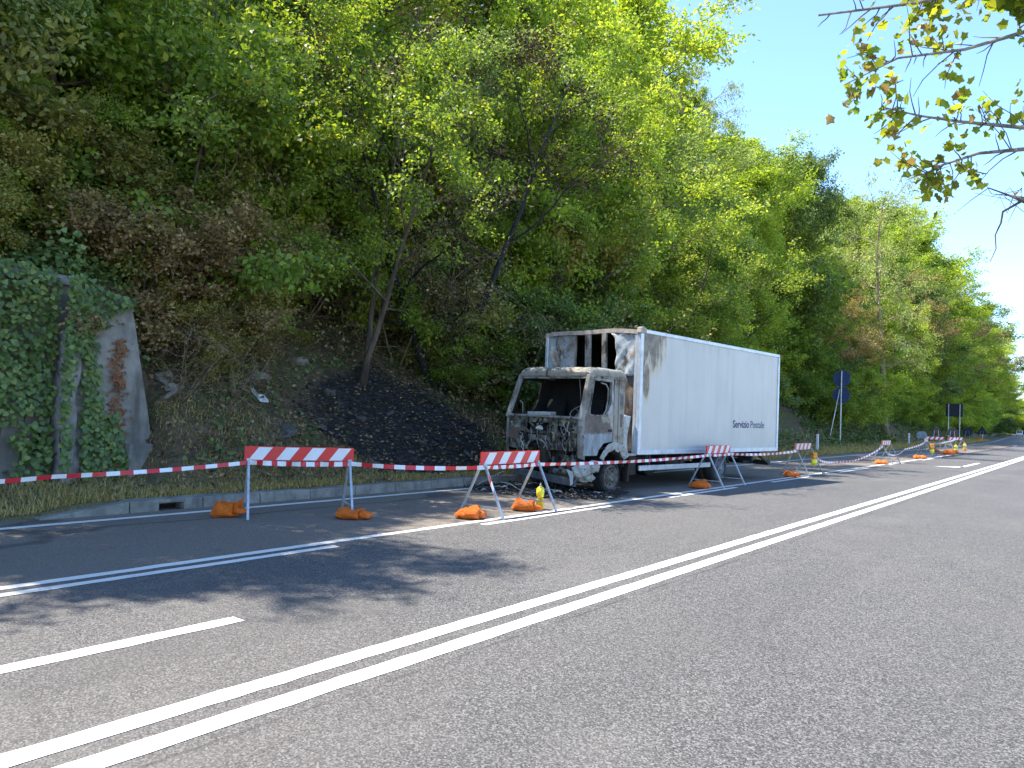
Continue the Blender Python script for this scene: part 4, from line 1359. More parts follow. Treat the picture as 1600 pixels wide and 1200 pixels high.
# lettering on the side
def letters(txt, y0, width, z0, h, bold):
    cu = bpy.data.curves.new('lettering', 'FONT')
    cu.body = txt; cu.size = h; cu.extrude = .0015
    cu.offset = .007 if bold else .002
    cu.materials.append(M['lettering_blue'])
    o = bpy.data.objects.new('lettering', cu)
    link(o, L0)
    bpy.context.view_layer.update()
    me = bpy.data.meshes.new_from_object(o.evaluated_get(bpy.context.evaluated_depsgraph_get()))
    bpy.data.objects.remove(o)
    o = link(bpy.data.objects.new('lettering', me), L0)
    w = max(v.co.x for v in me.vertices) - min(v.co.x for v in me.vertices)
    o.scale = (width / w, 1, 1)
    o.rotation_euler = (rad(90), 0, rad(90))
    o.location = (.0155, y0, z0)
    return o
letters('Servizio', 5.36, .95, 1.43, .275, True)
letters('Postale', 6.38, .86, 1.43, .275, False)

# chassis
for x in (-.78, -1.66):
    P('chassis_rail', MB().box2((x, -1.0, .56), (x + .08, 7.84, .775)), 'chassis_black')
for y in (1.2, 2.6, 3.9, 5.9, 7.2):
    P('cross_member', MB().box2((-1.58, y, .60), (-.79, y + .09, .69)), 'chassis_black')
for y in (1.4, 2.2, 3.0, 3.8, 5.6, 6.4, 7.2):
    P('floor_bearer', MB().box2((BW + .1, y, .70), (-.08, y + .06, .772)), 'chassis_black')
P('side_guard', MB().box2((-.07, 1.05, .415), (-.03, 4.30, .53)), 'guard_grey', bevel=.008)
for y in (1.5, 2.9, 4.0):
    P('guard_bracket', MB().box2((-.12, y, .42), (-.072, y + .06, .78)), 'chassis_black')
P('side_guard', MB().box2((BW + .03, 1.05, .415), (BW + .07, 4.30, .53)), 'guard_grey', bevel=.008)
P('mudflap', MB().box((-.28, .66, .47), (.42, .03, .55), None, 0, .02), 'burnt_dark')
P('battery_box', MB().box((-.35, .86, .52), (.5, .34, .42), None, 0, .02), 'burnt_dark', bevel=.02)
P('fuel_tank', MB().box((-2.25, 2.2, .55), (.55, 1.3, .42)), 'chassis_black', bevel=.06)
P('air_tank', MB().tube([(-.45, 2.6, .55), (-.45, 3.5, .55)], .15, 14), 'chassis_black', smooth=True)
P('step_plate', MB().box((-.16, .62, .775), (.30, .52, .05), None, 0, .012), 'melted_grey', bevel=.01)
un = MB(); un.box2((BW + .15, 7.85, .37), (-.10, 7.98, .50))
P('underrun_bar', un, 'chassis_black', bevel=.01)
for ub in (MB().box2((-.70, 7.3, .40), (-.60, 7.84, .76)), MB().box2((-1.75, 7.3, .40), (-1.65, 7.84, .76)), MB().box2((-.59, 6.9, .50), (-.16, 7.0, .76)), MB().bar((-.12, 7.0, .76), (-.12, 7.84, .44), .06, .06)):
    P('underrun_bracket', ub, 'chassis_black')
P('axle', MB().tube([(-.2, 4.83, .4), (BW + .3, 4.83, .4)], .09, 10), 'chassis_black', smooth=True)
P('axle', MB().tube([(-.2, 0, .32), (BW + .7, 0, .32)], .07, 10), 'burnt_engine', smooth=True)
for sx in (-.06, BW + .06 + .5):
    mg = MB()
    def mgf(u, v, sx=sx):
        t = math.pi * (.08 + .84 * u)
        return (sx - .5 * v, 4.83 - .56 * math.cos(t), .40 + .50 * math.sin(t) * .72)
    mg.grid(mgf, 14, 2)
    P('mudguard', mg, 'chassis_black', smooth=True, solid=.02)

def wheel(x, y, R, rr, out, wid, tm, rm, flat=False):
    """out = +1 or -1: which way the rim faces"""
    b = MB()
    prof = [(rr, 0), (rr + .02, .012), (R - .05, .018), (R - .015, 0), (R, -.03), (R, -wid + .03), (R - .015, -wid), (rr, -wid + .01)]
    b.lathe([(r, h * out) for r, h in prof], (0, 0, 0), (1, 0, 0), 40, 0, True, .012 if flat else 0)
    if flat:
        for i, v in enumerate(b.v):
            zz = v[2]
            if zz < -R * .80:
                b.v[i] = (v[0] * (1.0 + .2), v[1] * 1.06, -R * .80 + (zz + R * .80) * .45)
    t = b.build('tyre', M[tm], L0, smooth=True)
    t.location = (x, y, R * (.905 if flat else 1.0))
    if flat: t['label'] = 'burnt collapsed front tyre'
    r = MB()
    r.lathe([(h[0], h[1] * out) for h in [(rr + .005, .006), (rr - .012, .016), (rr - .035, -.02), (rr - .05, -.05), (rr * .62, -.075), (rr * .56, -.06), (rr * .40, -.02), (rr * .36, .035), (rr * .30, .05), (.001, .052)]], (0, 0, 0), (1, 0, 0), 40)
    ro = r.build('rim', M[rm], t, smooth=True)
    hb = MB()
    for k in range(10):
        a = 2 * math.pi * k / 10
        hb.tube([(-.072 * out, .80 * rr * math.cos(a) * .98, .80 * rr * math.sin(a) * .98), (-.052 * out, .80 * rr * math.cos(a) * .98, .80 * rr * math.sin(a) * .98)], .030, 10)
    hb.build('rim_hole', M['soot_and_hole_black'], t)  # black plugs stand for the shade inside the rim holes
    nb = MB()
    for k in range(8):
        a = 2 * math.pi * (k + .5) / 8
        nb.tube([(-.055 * out, .49 * rr * math.cos(a), .49 * rr * math.sin(a)), (-.02 * out, .49 * rr * math.cos(a), .49 * rr * math.sin(a))], .016, 6)
    nb.build('wheel_nut', M[rm], t)
    return t
wheel(-.06, 0, .345, .245, 1, .24, 'tyre_burnt', 'ash_rim', True)
wheel(BW + .62, 0, .345, .245, -1, .24, 'tyre_burnt', 'ash_rim', True)
wheel(-.06, 4.83, .40, .245, 1, .24, 'tyre', 'rim_grey')
wheel(-.34, 4.83, .40, .245, 1, .22, 'tyre', 'rim_grey')
wheel(BW + .06, 4.83, .40, .245, -1, .24, 'tyre', 'rim_grey')
wheel(BW + .34, 4.83, .40, .245, -1, .22, 'tyre', 'rim_grey')

# cab
def tum(z): return .17 * max(0.0, z - 1.5) / .95       # the far side leans in towards the roof
CW = -2.12
rf = MB()
def roof_fn(u, v):
    # u across, v: windscreen header -> roof -> back
    x = CW + .16 + (-CW - .12) * u
    prof = [(-.905, 2.395), (-.945, 2.43), (-.955, 2.50), (-.915, 2.565), (-.82, 2.60), (-.5, 2.615), (-.1, 2.60), (.22, 2.595), (.33, 2.57), (.36, 2.50), (.36, 2.40)]
    f = v * (len(prof) - 1); i = min(int(f), len(prof) - 2); a = f - i
    y = prof[i][0] * (1 - a) + prof[i + 1][0] * a; z = prof[i][1] * (1 - a) + prof[i + 1][1] * a
    e = abs(2 * u - 1)
    k = max(0.0, (e - .86) / .14)
    z -= (.17 * (1 - math.sqrt(max(0, 1 - k * k)))) * max(0, min(1, (z - 2.39) / .14))
    z += .014 * float(wave(4 * x, 5 * y)) - .02 * math.exp(-((x + .35) / .16) ** 2) * (1 if y > -.9 else .3)
    y += .05 * (e ** 4) * (1 if y < -.7 else 0)
    return (x, y, z)
rf.grid(roof_fn, 40, 40)
for ux in (0, 1):
    pass
P('cab_roof', rf, 'burnt_cream', smooth=True, solid=.02, label='scorched cream cab roof with a sagging corner')
sd = MB(); sd.box2((.0, -.86, 2.385), (.035, .33, 2.45)); sd.box2((CW + .15, -.86, 2.385), (CW + .19, .33, 2.45))
P('roof_gutter', sd, 'burnt_shell', bevel=.01)
for x0, x1, lab in ((-.055, -.03, 'pale ash-covered windscreen pillar on the driver side'), (CW + .055, CW + .215, 'ash-covered windscreen pillar on the far side')):
    ap = MB()
    ap.bar((x0, -1.13, 1.50), (x1, -.90, 2.44), .10, .085, (0, 1, 0))
    ap.bar((x0 + (.03 if x0 > -1 else -.03), -1.10, 1.52), (x1 + (.03 if x0 > -1 else -.03), -.86, 2.43), .06, .10, (0, 1, 0))
    P('windscreen_pillar', ap, 'burnt_shell', bevel=.018, label=lab)
P('windscreen_header', MB().box2((CW + .22, -.93, 2.36), (-.07, -.87, 2.40)), 'burnt_shell', bevel=.01)
for xx in (-.07, CW + .07):
    cpn = MB()
    def cfn(u, v, xx=xx):
        z = .74 + .80 * v
        sgn = 1 if xx > -1 else -1
        a = rad(-15 + 110 * u)
        return (xx - sgn * .02 + sgn * .085 * math.sin(a), -1.05 - .095 * math.cos(a) + .03 * (1 - v) ** 2 + .012 * float(wave(9 * u, 6 * z)), z - .05 * (1 - v) * u)
    cpn.grid(cfn, 8, 20)
    P('corner_panel', cpn, 'burnt_shell', smooth=True, solid=.02)

# driver door (towards the camera) and far door
outer = [(-1.06, .78), (-.60, .78), (-.54, .90), (-.38, 1.03), (-.075, 1.07), (-.06, 1.6), (-.07, 2.0), (-.09, 2.385), (-.85, 2.40), (-1.06, 1.60)]
inner = [(-.90, 1.62), (-.70, 1.615), (-.60, 1.615), (-.48, 1.62), (-.36, 1.63), (-.25, 1.74), (-.175, 1.92), (-.17, 2.33), (-.79, 2.345), (-.92, 1.70)]
dm = MB(); dm.ring_plate([(.005, y, z) for y, z in outer], [(.005, y, z) for y, z in inner], (-.05, 0, 0))
door = P('door', dm, 'door_burnt', bevel=.01, label='driver door with bare bluish metal below and brown scorching above')
fr = MB()
inn2 = [(y * .985 - .008, z) for y, z in inner]
for i in range(len(inner)):
    a, c = inner[i], inner[(i + 1) % len(inner)]
    fr.bar((.012, a[0], a[1]), (.012, c[0], c[1]), .022, .03, (1, 0, 0))
fr.build('window_frame', M['burnt_shell'], door, bevel=.005)
hd = MB(); hd.box2((.006, -.23, 1.28), (.03, -.12, 1.33)); hd.build('handle', M['burnt_dark'], door, bevel=.008)
gb = MB(); gb.tube([(-.03, -.52, 2.30), (.0, -.36, 2.27), (.01, -.29, 2.18), (.01, -.30, 1.95), (0, -.34, 1.72), (-.02, -.40, 1.63)], .016, 8)
gb.build('bent_frame_bar', M['burnt_shell'], door, smooth=True)
fl = MB()
for i in range(7):
    y = -.52 + .04 * i
    fl.poly([(.014, y, 1.60), (.03, y + .05, 1.57 + .03 * random.random()), (.02, y + .09, 1.46 - .05 * random.random()), (.016, y + .03, 1.50)])
fl.build('peeling_paint', M['burnt_cream'], door)
dm = MB(); dm.ring_plate([(CW + tum(z), y, z) for y, z in outer], [(CW + tum(z), y, z) for y, z in inner], (.05, 0, 0))
P('door', dm, 'soot_and_hole_black', bevel=.01, label='far door with its window gone')
rp = MB()
rp.box2((-.03, -.05, .98), (.008, .10, 2.385)); rp.box2((-.03, .115, 1.0), (.016, .33, 2.395))
P('rear_corner_panel', rp, 'burnt_cream', bevel=.015, label='scorched cream panel behind the driver door')
vn = MB(); vn.box2((.012, .16, 1.75), (.024, .27, 2.10)); P('corner_vent', vn, 'burnt_shell', bevel=.008)
hv = MB(); hv.box2((.014, .18, 1.38), (.028, .25, 1.66)); P('corner_trim', hv, 'bulkhead_brown', bevel=.01)
rp = MB(); rp.box2((CW, -.05, .98), (CW + .035, .33, 1.6)); rp.prism([(CW, -.05, 1.6), (CW, .33, 1.6), (CW + .15, .33, 2.39), (CW + .15, -.05, 2.39)], (.03, 0, 0))
P('rear_corner_panel', rp, 'soot_and_hole_black')
P('cab_back_wall', MB().box2((CW + .05, .30, .80), (-.04, .34, 2.42)), 'soot_and_hole_black')
P('cab_floor', MB().box2((CW + .05, -1.05, .90), (-.06, .30, .95)), 'soot_and_hole_black')
for sx in (-.55, -1.65):
    st = MB(); st.box((sx, -.25, 1.18), (.46, .42, .10), None, 0, .02); st.box((sx, .02, 1.58), (.44, .08, .74), Matrix.Rotation(-.15, 3, 'X'), 0, .02)
    P('seat_frame', st, 'soot_and_hole_black')
# melted fender and headlight on the near corner
def lump(name, c, s, seed, mat, label=None, n=26, amp=.35):
    b = MB()
    def fn(u, v):
        a = 2 * math.pi * u; t = math.pi * v
        d = Vector((math.sin(t) * math.cos(a), math.sin(t) * math.sin(a), math.cos(t)))
        k = 1 + amp * float(wave(2.2 * d.x + seed, 2.4 * d.y + 1.7 * d.z)) + amp * .6 * float(wave(5 * d.y + seed, 5 * d.z - 4 * d.x))
        return (c[0] + s[0] * d.x * k, c[1] + s[1] * d.y * k, c[2] + s[2] * d.z * k)
    b.grid(fn, n, n // 2)
    return P(name, b, mat, L0, True, 0, label)
lump('melted_headlight', (-.06, -1.02, .46), (.14, .22, .17), 3.0, 'melted_grey', 'melted grey headlight and bumper corner')
lump('melted_headlight', (.0, -.72, .56), (.08, .20, .12), 5.0, 'melted_grey')
lump('melted_headlight', (-.10, -.80, .32), (.09, .24, .09), 8.0, 'melted_grey')
fd = MB()
def fdf(u, v):
    t = rad(150 - 118 * u)
    r = .46 + .17 * v + .03 * float(wave(6 * u, 5 * v))
    rag = .05 * float(wave(14 * u, 1)) * (1 - v)
    return (.015 - .10 * (1 - v) * abs(math.sin(5 * u)) * .4 + .02 * float(wave(8 * u, 9 * v)), .02 + r * math.cos(t), .42 + (r + rag) * math.sin(t))
fd.grid(fdf, 30, 8)
P('melted_fender', fd, 'melted_grey', smooth=True, solid=.02, label='crumbling grey remains of the fender over the front wheel')
wl = MB()
def wlf(u, v):
    t = rad(165 - 150 * u)
    return (-.02 - .55 * v, .0 + .44 * math.cos(t), .40 + .46 * math.sin(t))
wl.grid(wlf, 16, 3)
P('wheel_housing', wl, 'burnt_dark', smooth=True, solid=.02)

# front wall of the cab: bare pressed metal, holes and burnt equipment
FY = -1.10
P('scuttle_rail', MB().tube([(CW + .04, FY - .02, 1.555), (CW + .7, FY - .045, 1.555), (-.8, FY - .045, 1.55), (-.08, FY - .02, 1.545)], .028, 10), 'burnt_shell', smooth=True)
def fpanel(x0, x1, z0, z1, mat, nm='front_panel', amp=.014, y=FY):
    return P(nm, sheet(x0, x1, z0, z1, y, amp, 16, 14, 6.0), mat, smooth=True, solid=.014)
fpanel(CW + .04, -.09, 1.42, 1.54, 'burnt_front')
fpanel(CW + .03, -1.52, .84, 1.43, 'burnt_front')
fpanel(-1.53, -.90, 1.06, 1.16, 'burnt_front')
fpanel(-.90, -.66, .86, 1.43, 'burnt_front')
fpanel(-.665, -.375, .86, 1.08, 'burnt_front')
fpanel(-.665, -.375, 1.36, 1.43, 'burnt_front')
fpanel(-.38, -.10, .86, 1.43, 'burnt_front')
P('firewall', MB().box2((CW + .06, -.86, .86), (-.06, -.83, 1.52)), 'burnt_dark')
P('fuse_box', MB().box((-1.83, FY - .05, 1.17), (.25, .11, .25), None, 0, .012), 'bulkhead_brown', bevel=.015, label='brown scorched box on the front of the cab')
ae = MB()
ae.tube([(-.90 - .60 * (1 - math.cos(t)) / 2, FY - .02, .84 + .22 * math.sin(t)) for t in np.linspace(0, math.pi, 12)], .022, 8)
P('arch_edge', ae, 'burnt_cream', smooth=True)
eq = MB(); eq.tube([(-1.46, FY + .02, 1.42), (-1.30, FY - .02, 1.33), (-1.18, FY - .03, 1.27)], .028, 8); P('hose', eq, 'bulkhead_brown', smooth=True)
lump('burnt_reservoir', (-1.15, FY - .01, 1.30), (.075, .06, .05), 4.2, 'drape_white')
P('front_duct', MB().box((-1.22, FY + .06, 1.22), (.56, .12, .07), None, 0, .012), 'burnt_engine', bevel=.01)
P('brake_booster', MB().tube([(-.75, FY - .02, 1.06), (-.75, FY - .05, 1.24)], .055, 12), 'burnt_front', smooth=True)
P('wiper_motor', MB().box((-.50, FY + .05, 1.20), (.14, .12, .16), Matrix.Rotation(.4, 3, 'Y'), 0, .02), 'burnt_engine', bevel=.01)
wr = random.Random(4)
for i in range(26):
    x = wr.uniform(-2.0, -.15); z = wr.uniform(.95, 1.5)
    pts = [(x, FY - .03, z)]
    for k in range(5):
        q = pts[-1]; pts.append((q[0] + wr.uniform(-.07, .07), FY - .03 - wr.uniform(0, .05), q[2] - wr.uniform(.02, .12)))
    P('burnt_wire', MB().tube(pts, wr.uniform(.005, .011), 5), wr.choice(['burnt_shell', 'burnt_engine', 'melted_grey', 'burnt_front']), smooth=True)
for i in range(34):
    x = wr.uniform(-2.05, -.12); z = wr.uniform(.88, 1.50)
    P('bracket', MB().box((x, FY - .02, z), (wr.uniform(.03, .12), wr.uniform(.03, .08), wr.uniform(.02, .10)), Matrix.Rotation(wr.uniform(-.5, .5), 3, 'Y'), 0, .012),
      wr.choice(['burnt_front', 'burnt_engine', 'burnt_dark', 'burnt_shell', 'bulkhead_brown']))
# engine bay
P('engine_block', MB().box((-1.15, -.45, .72), (.75, .9, .55), None, 0, .03), 'burnt_engine', bevel=.03)
P('radiator', MB().box((-1.05, -.92, .66), (.66, .06, .42), None, 0, .02), 'burnt_dark')
P('coolant_pipe', MB().tube([(-1.02, -1.02, .95), (-1.0, -1.08, .8), (-1.0, -1.06, .55), (-1.06, -1.0, .40)], [.13, .14, .13, .10], 14), 'burnt_dark', smooth=True)
P('crossover_pipe', MB().tube([(-.78, -1.08, .43), (-.55, -1.10, .42), (-.28, -1.08, .44)], .065, 12), 'burnt_front', smooth=True)
P('exhaust_pipe', MB().tube([(-.62, -.98, .76), (-.45, -1.0, .62), (-.40, -.96, .50)], .07, 12), 'burnt_engine', smooth=True)
P('front_strut', MB().bar((-.74, -1.16, .28), (-.74, -1.10, .72), .06, .04, (1, 0, 0)), 'burnt_engine', bevel=.006)
P('bumper_beam', MB().bar((-1.78, -1.15, .36), (-.06, -1.20, .23), .07, .15), 'bumper_steel', bevel=.012, label='bare steel bumper beam sagging to one side')
P('loose_pipe', MB().tube([(-2.32, -1.15, .52), (-2.02, -1.10, .66)], .035, 8), 'burnt_shell', smooth=True)
P('chassis_horn', MB().box((-.76, -.98, .48), (.10, .42, .22)), 'burnt_dark')
P('chassis_horn', MB().box((-1.62, -.98, .48), (.10, .42, .22)), 'burnt_dark')
for i in range(26):
    x = wr.uniform(-2.0, -.2); z = wr.uniform(.35, .85); y = wr.uniform(-1.05, -.7)
    P('burnt_engine_piece', MB().box((x, y, z), (wr.uniform(.05, .22), wr.uniform(.05, .2), wr.uniform(.04, .2)), Matrix.Rotation(wr.uniform(-.6, .6), 3, 'Y'), 0, .02), wr.choice(['burnt_engine', 'burnt_dark', 'burnt_front']), bevel=.01)
shd = MB(); shd.prism([(-.28, -1.24, .50), (-.12, -1.24, .46), (-.10, -1.24, .22), (-.16, -1.24, .18), (-.20, -1.24, .36)], (0, .02, 0))
P('bumper_shard', shd, 'drape_white', label='white shard of bumper hanging at the corner')
# dashboard, steering wheel
P('dash_beam', MB().tube([(CW + .15, -.92, 1.50), (-.12, -.92, 1.50)], .03, 8), 'burnt_engine', smooth=True)
P('dash_top', MB().box((-1.22, -.98, 1.615), (.62, .22, .07), None, 0, .015), 'melted_grey', bevel=.015)
sw = MB()
R_ = Matrix.Rotation(rad(38), 3, 'X')
ring = [Vector((-.40, -.72, 1.68)) + R_ @ Vector((.21 * math.cos(t), .21 * math.sin(t), 0)) for t in np.linspace(0, 2 * math.pi, 29)]
sw.tube(ring, .012, 6, False)
for a in (0.3, 2.6, 4.6):
    sw.tube([Vector((-.40, -.72, 1.67)), Vector((-.40, -.72, 1.68)) + R_ @ Vector((.21 * math.cos(a), .21 * math.sin(a), 0))], .010, 5)
sw.tube([(-.40, -.72, 1.67), (-.40, -.90, 1.40)], .03, 8)
P('steering_wheel', sw, 'burnt_shell', smooth=True)
P('hanging_wire', MB().tube([(-.34, -.84, 2.38), (-.31, -.84, 2.15), (-.26, -.86, 1.85), (-.22, -.9, 1.62)], .006, 5), 'burnt_shell', smooth=True)
P('bent_rod', MB().tube([(CW + .38, -1.0, 1.55), (CW + .36, -.99, 1.82), (CW + .28, -1.0, 1.88)], .01, 5), 'burnt_shell', smooth=True)

# rods and strips fallen before the lorry, each a thing
for i, (p, q) in enumerate((((-10.62, 12.75, .02), (-10.15, 13.05, .34)), ((-10.55, 13.2, .03), (-10.05, 12.75, .28)), ((-10.9, 13.05, .02), (-10.3, 12.95, .10)), ((-10.1, 12.9, .12), (-9.5, 12.75, .02)), ((-9.2, 12.75, .02), (-8.7, 13.0, .07)))):
    stick([p, ((p[0] + q[0]) / 2, (p[1] + q[1]) / 2 + .04, (p[2] + q[2]) / 2 + .03), q], .016, 'melted_grey', 'fallen_rod', 'grey metal rod fallen before the burnt cab', 'rod', 'rods fallen before the cab')
for i, (x, y, s) in enumerate(((-10.35, 12.75, .14), (-9.9, 12.7, .11), (-9.2, 12.62, .15), (-8.65, 12.9, .12), (-10.75, 13.3, .13), (-8.15, 13.6, .08), (-9.6, 12.95, .1))):
    b = MB()
    b.grid(lambda u, v, i=i, s=s: (s * 1.6 * (u - .5), s * (v - .5), .02 + .3 * s * (1 + float(wave(3 * u + i, 4 * v)))), 8, 8)
    o = b.build('burnt_scrap', M['melted_grey' if i % 2 else 'burnt_engine'], None, smooth=True, solid=.012, loc=(x, y, 0)); o.rotation_euler = (0, 0, i * 1.3)
    tag(o, 'crumpled piece of burnt sheet lying before the cab', 'scrap', 'burnt scraps before the cab')

# ------------------------------------------------------------------ barriers, sandbags, lamps, tape
BL = 1.55
def make_barrier(red='board_red', white='board_white', metal='galv'):
    """origin on the ground under the middle of the board; the board runs along local x, its striped face looks to -y"""
    root = empty('road_barrier')
    bd = MB(); bd.box2((-BL / 2, -.012, .79), (BL / 2, .012, .99), 0)
    b = bd.build('board', M[red], root, bevel=.002)
    st = MB()
    p = BL / 8.0
    for k in range(4):
        xa = -BL / 2 + p * (.30 + 2 * k * .97)
        z0, z1 = .800, .980
        sl = .135
        st.poly([(xa, -.0145, z0), (xa + p * .98, -.0145, z0), (xa + p * .98 + sl, -.0145, z1), (xa + sl, -.0145, z1)])
        st.poly([(xa, .0145, z0), (xa + sl, .0145, z1), (xa + p * .98 + sl, .0145, z1), (xa + p * .98, .0145, z0)])
    st.build('stripe', M[white], b)
    for sx in (-1, 1):
        x = sx * (BL / 2 - .06)
        for sy in (-1, 1):
            lg = MB(); lg.bar((x, sy * .035, .80), (x, sy * .44, .0), .034, .034, (1, 0, 0))
            lg.build('leg', M[metal], root, bevel=.004)
        br = MB(); br.bar((x, -.36, .16), (x, .36, .16), .022, .022)
        br.build('brace', M[metal], root)
        cl = MB(); cl.box2((x - .03, -.05, .76), (x + .03, .05, .82)); cl.build('clamp', M[metal], root, bevel=.004)
    return root
bars = [  # x, y, angle of board direction, label
    (-9.26, 7.06, 60, 'nearest red and white barrier, standing before the scorched bank'),
    (-7.52, 9.85, 90.5, 'red and white barrier standing before the burnt cab, yellow lamp at its foot'),
    (-7.50, 18.25, 91, 'red and white barrier standing beside the rear wheel of the lorry'),
    (-7.36, 24.6, 89.5, 'red and white barrier with an orange lamp hanging, just beyond the lorry tail'),
    (-7.38, 36.4, 89, 'faded barrier standing alone between the lorry and the far cluster'),
    (-7.95, 49.5, 92, 'faded striped barrier at the near end of the far cluster'),
]
proto = make_barrier()
protof = make_barrier('board_red_faded', 'board_white_faded', 'galv_old')
kp, kf = kids_of(proto), kids_of(protof)
usedp = usedf = False
for i, (x, y, a, lab) in enumerate(bars):
    if i < 3:
        o = copy_tree(proto, kp) if usedp else proto; usedp = True
    else:
        o = copy_tree(protof, kf) if usedf else protof; usedf = True
    o.location = (x, y, 0); o.rotation_euler = (0, 0, rad(a))
    tag(o, lab, 'barrier', 'red and white barriers around the lay-by')
# far cluster: red backs of more barriers facing the other way
for (x, y, a, lab) in ((-9.2, 60.5, 48, 'red barrier in the far cluster standing across the lay-by'), (-8.3, 63.5, 62, 'red and white barrier in the far cluster nearest the lane')):
    o = copy_tree(proto, kp); o.location = (x, y, 0); o.rotation_euler = (0, 0, rad(a))
    tag(o, lab, 'barrier', 'red and white barriers around the lay-by')

def bag_mesh(seed, lx=.25, ly=.17, lz=.085, saddle=.35, flap=False):
    b = MB()
    rs = random.Random(seed); ph = [rs.uniform(0, 6) for _ in range(8)]
    def sg(v, p): return math.copysign(abs(v) ** p, v)
    def fn(u, v):
        a = 2 * math.pi * u; t = math.pi * (v - .5)
        x = sg(math.cos(a), .62) * sg(math.cos(t), .7); y = sg(math.sin(a), .62) * sg(math.cos(t), .7); z = sg(math.sin(t), .9)
        w = 1 + .10 * math.sin(3 * a + ph[0]) * math.cos(t) + .06 * math.sin(7 * a + ph[1] + 3 * t)
        zz = z * (1 - saddle * math.exp(-(x / .32) ** 2)) * (1 + .25 * math.sin(2.2 * x + ph[2]) + .10 * math.sin(6 * x + 5 * y + ph[3]) + .09 * abs(math.sin(7 * x + 2 * math.sin(3 * y) + ph[4])) + .06 * math.sin(13 * y + 4 * x + ph[5]))
        if z < 0: zz = z * .55
        w *= 1 - .42 * math.exp(-((x - .74) / .10) ** 2) + .10 * math.sin(9 * a + ph[6]) * math.exp(-((x - .74) / .30) ** 2)
        zz *= 1 - .40 * math.exp(-((x - .74) / .10) ** 2)
        # gathered ends
        e = max(0, abs(x) - .80) / .20
        return (lx * x * w * (1 + .12 * e), ly * y * w * (1 - .35 * e * (x > 0)), 1.75 * lz * (zz + .52) * (1 - .35 * e))
    b.grid(fn, 64, 28)
    if flap:
        b.grid(lambda u, v: (.10 + .13 * v + .05 * math.sin(3 * u), .20 * (u - .5) * (1 - .25 * v), .10 + .24 * v + .03 * math.sin(6 * u + 4 * v)), 8, 8)
    return b
BAGS = [bag_mesh(1), bag_mesh(2, .24, .18, .10, .12), bag_mesh(3, .26, .15, .095, .5), bag_mesh(4, .22, .16, .10, .3, True)]
bag_me = []
for k, b in enumerate(BAGS):
    o = b.build('sandbag', M['sandbag_orange'], None, smooth=True)
    bag_me.append(o.data)
    bpy.data.objects.remove(o)
def sandbag(k, x, y, a, s, lab, z=0, tilt=0.0):
    o = link(bpy.data.objects.new('sandbag', bag_me[k]))
    o.location = (x, y, z); o.rotation_euler = (0, tilt, rad(a)); o.scale = (s * .86, s * .86, s * .68)
    return tag(o, lab, 'sandbag', 'orange sandbags weighing down the barriers')
sandbag(3, -9.70, 6.22, 35, 1.10, 'orange sandbag with a raised flap on the left foot of the nearest barrier', 0, -.12)
sandbag(0, -8.53, 7.46, 30, 1.08, 'two-lobed orange sandbag on the right foot of the nearest barrier')
sandbag(1, -7.48, 8.86, 38, .98, 'flat orange sandbag on the left foot of the barrier before the cab')
sandbag(2, -7.52, 10.30, 35, 1.02, 'ridged orange sandbag beside the yellow lamp')
sandbag(1, -7.42, 17.05, 30, 1.05, 'squarish orange sandbag on the barrier beside the rear wheel')
sandbag(2, -7.28, 23.3, 35, 1.0, 'lumpy orange sandbag on the first barrier beyond the lorry')
sandbag(0, -7.36, 35.5, 35, 1.15, 'orange sandbag under the lone faded barrier')
sandbag(0, -7.35, 44.2, 35, 1.35, 'orange sandbag lying on the line without a barrier')
sandbag(1, -7.45, 54.2, 20, 1.6, 'large orange sandbag in front of the far cluster')
sandbag(0, -7.55, 57.5, 60, 1.4, 'orange sandbag behind the large one in the far cluster')
sandbag(2, -9.05, 59.3, 10, 1.4, 'orange sandbag on the inner side of the far cluster')
sandbag(0, -11.9, 97.4, 10, 2.0, 'orange sandbag under the far round black sign')
sandbag(1, -12.7, 117.5, 10, 2.2, 'orange sandbag under the far black triangle sign')

def make_lamp(cap='lamp_yellow', body='lamp_orange'):
    root = empty('warning_lamp')
    b = MB(); b.box2((-.075, -.05, 0), (.075, .05, .17)); b.build('battery_case', M[body], root, bevel=.02)
    b = MB(); b.box2((-.078, -.052, .10), (.078, .052, .115)); b.build('case_lid', M[cap], root, bevel=.004)
    b = MB(); b.lathe([(.001, -.062), (.06, -.055), (.088, -.032), (.093, -.02), (.093, .02), (.088, .032), (.06, .055), (.001, .062)], (0, 0, .265), (0, 1, 0), 20)
    b.build('lens', M['lamp_lens'], root, smooth=True)
    b = MB(); b.lathe([(.096, -.018), (.103, -.018), (.103, .018), (.096, .018)], (0, 0, .265), (0, 1, 0), 20, 0, True); b.build('lens_ring', M[cap], root, smooth=True)
    b = MB(); b.tube([(-.05, 0, .36), (-.03, 0, .40), (.03, 0, .40), (.05, 0, .36)], .008, 6); b.build('hanger', M['galv'], root, smooth=True)
    return root
lp = make_lamp('lamp_yellow', 'lamp_yellow'); kl = kids_of(lp)
lp.location = (-7.50, 10.68, 0.0); lp.rotation_euler = (.0, -.16, rad(118)); lp.scale = (1.1, 1.1, 1.1)
tag(lp, 'yellow warning lamp leaning against the barrier before the cab', 'warning lamp')
def lamp(x, y, z, a, s, lab, body=None):
    o = copy_tree(lp, kl); o.location = (x, y, z); o.rotation_euler = (math.pi if z > .2 else 0, 0, rad(a)); o.scale = (s, s, s)
    if body:
        for ch in children(o):
            if ch.name.startswith('battery_case'):
                ch.material_slots[0].link = 'OBJECT'; ch.material_slots[0].material = M[body]
    return tag(o, lab, 'warning lamp')
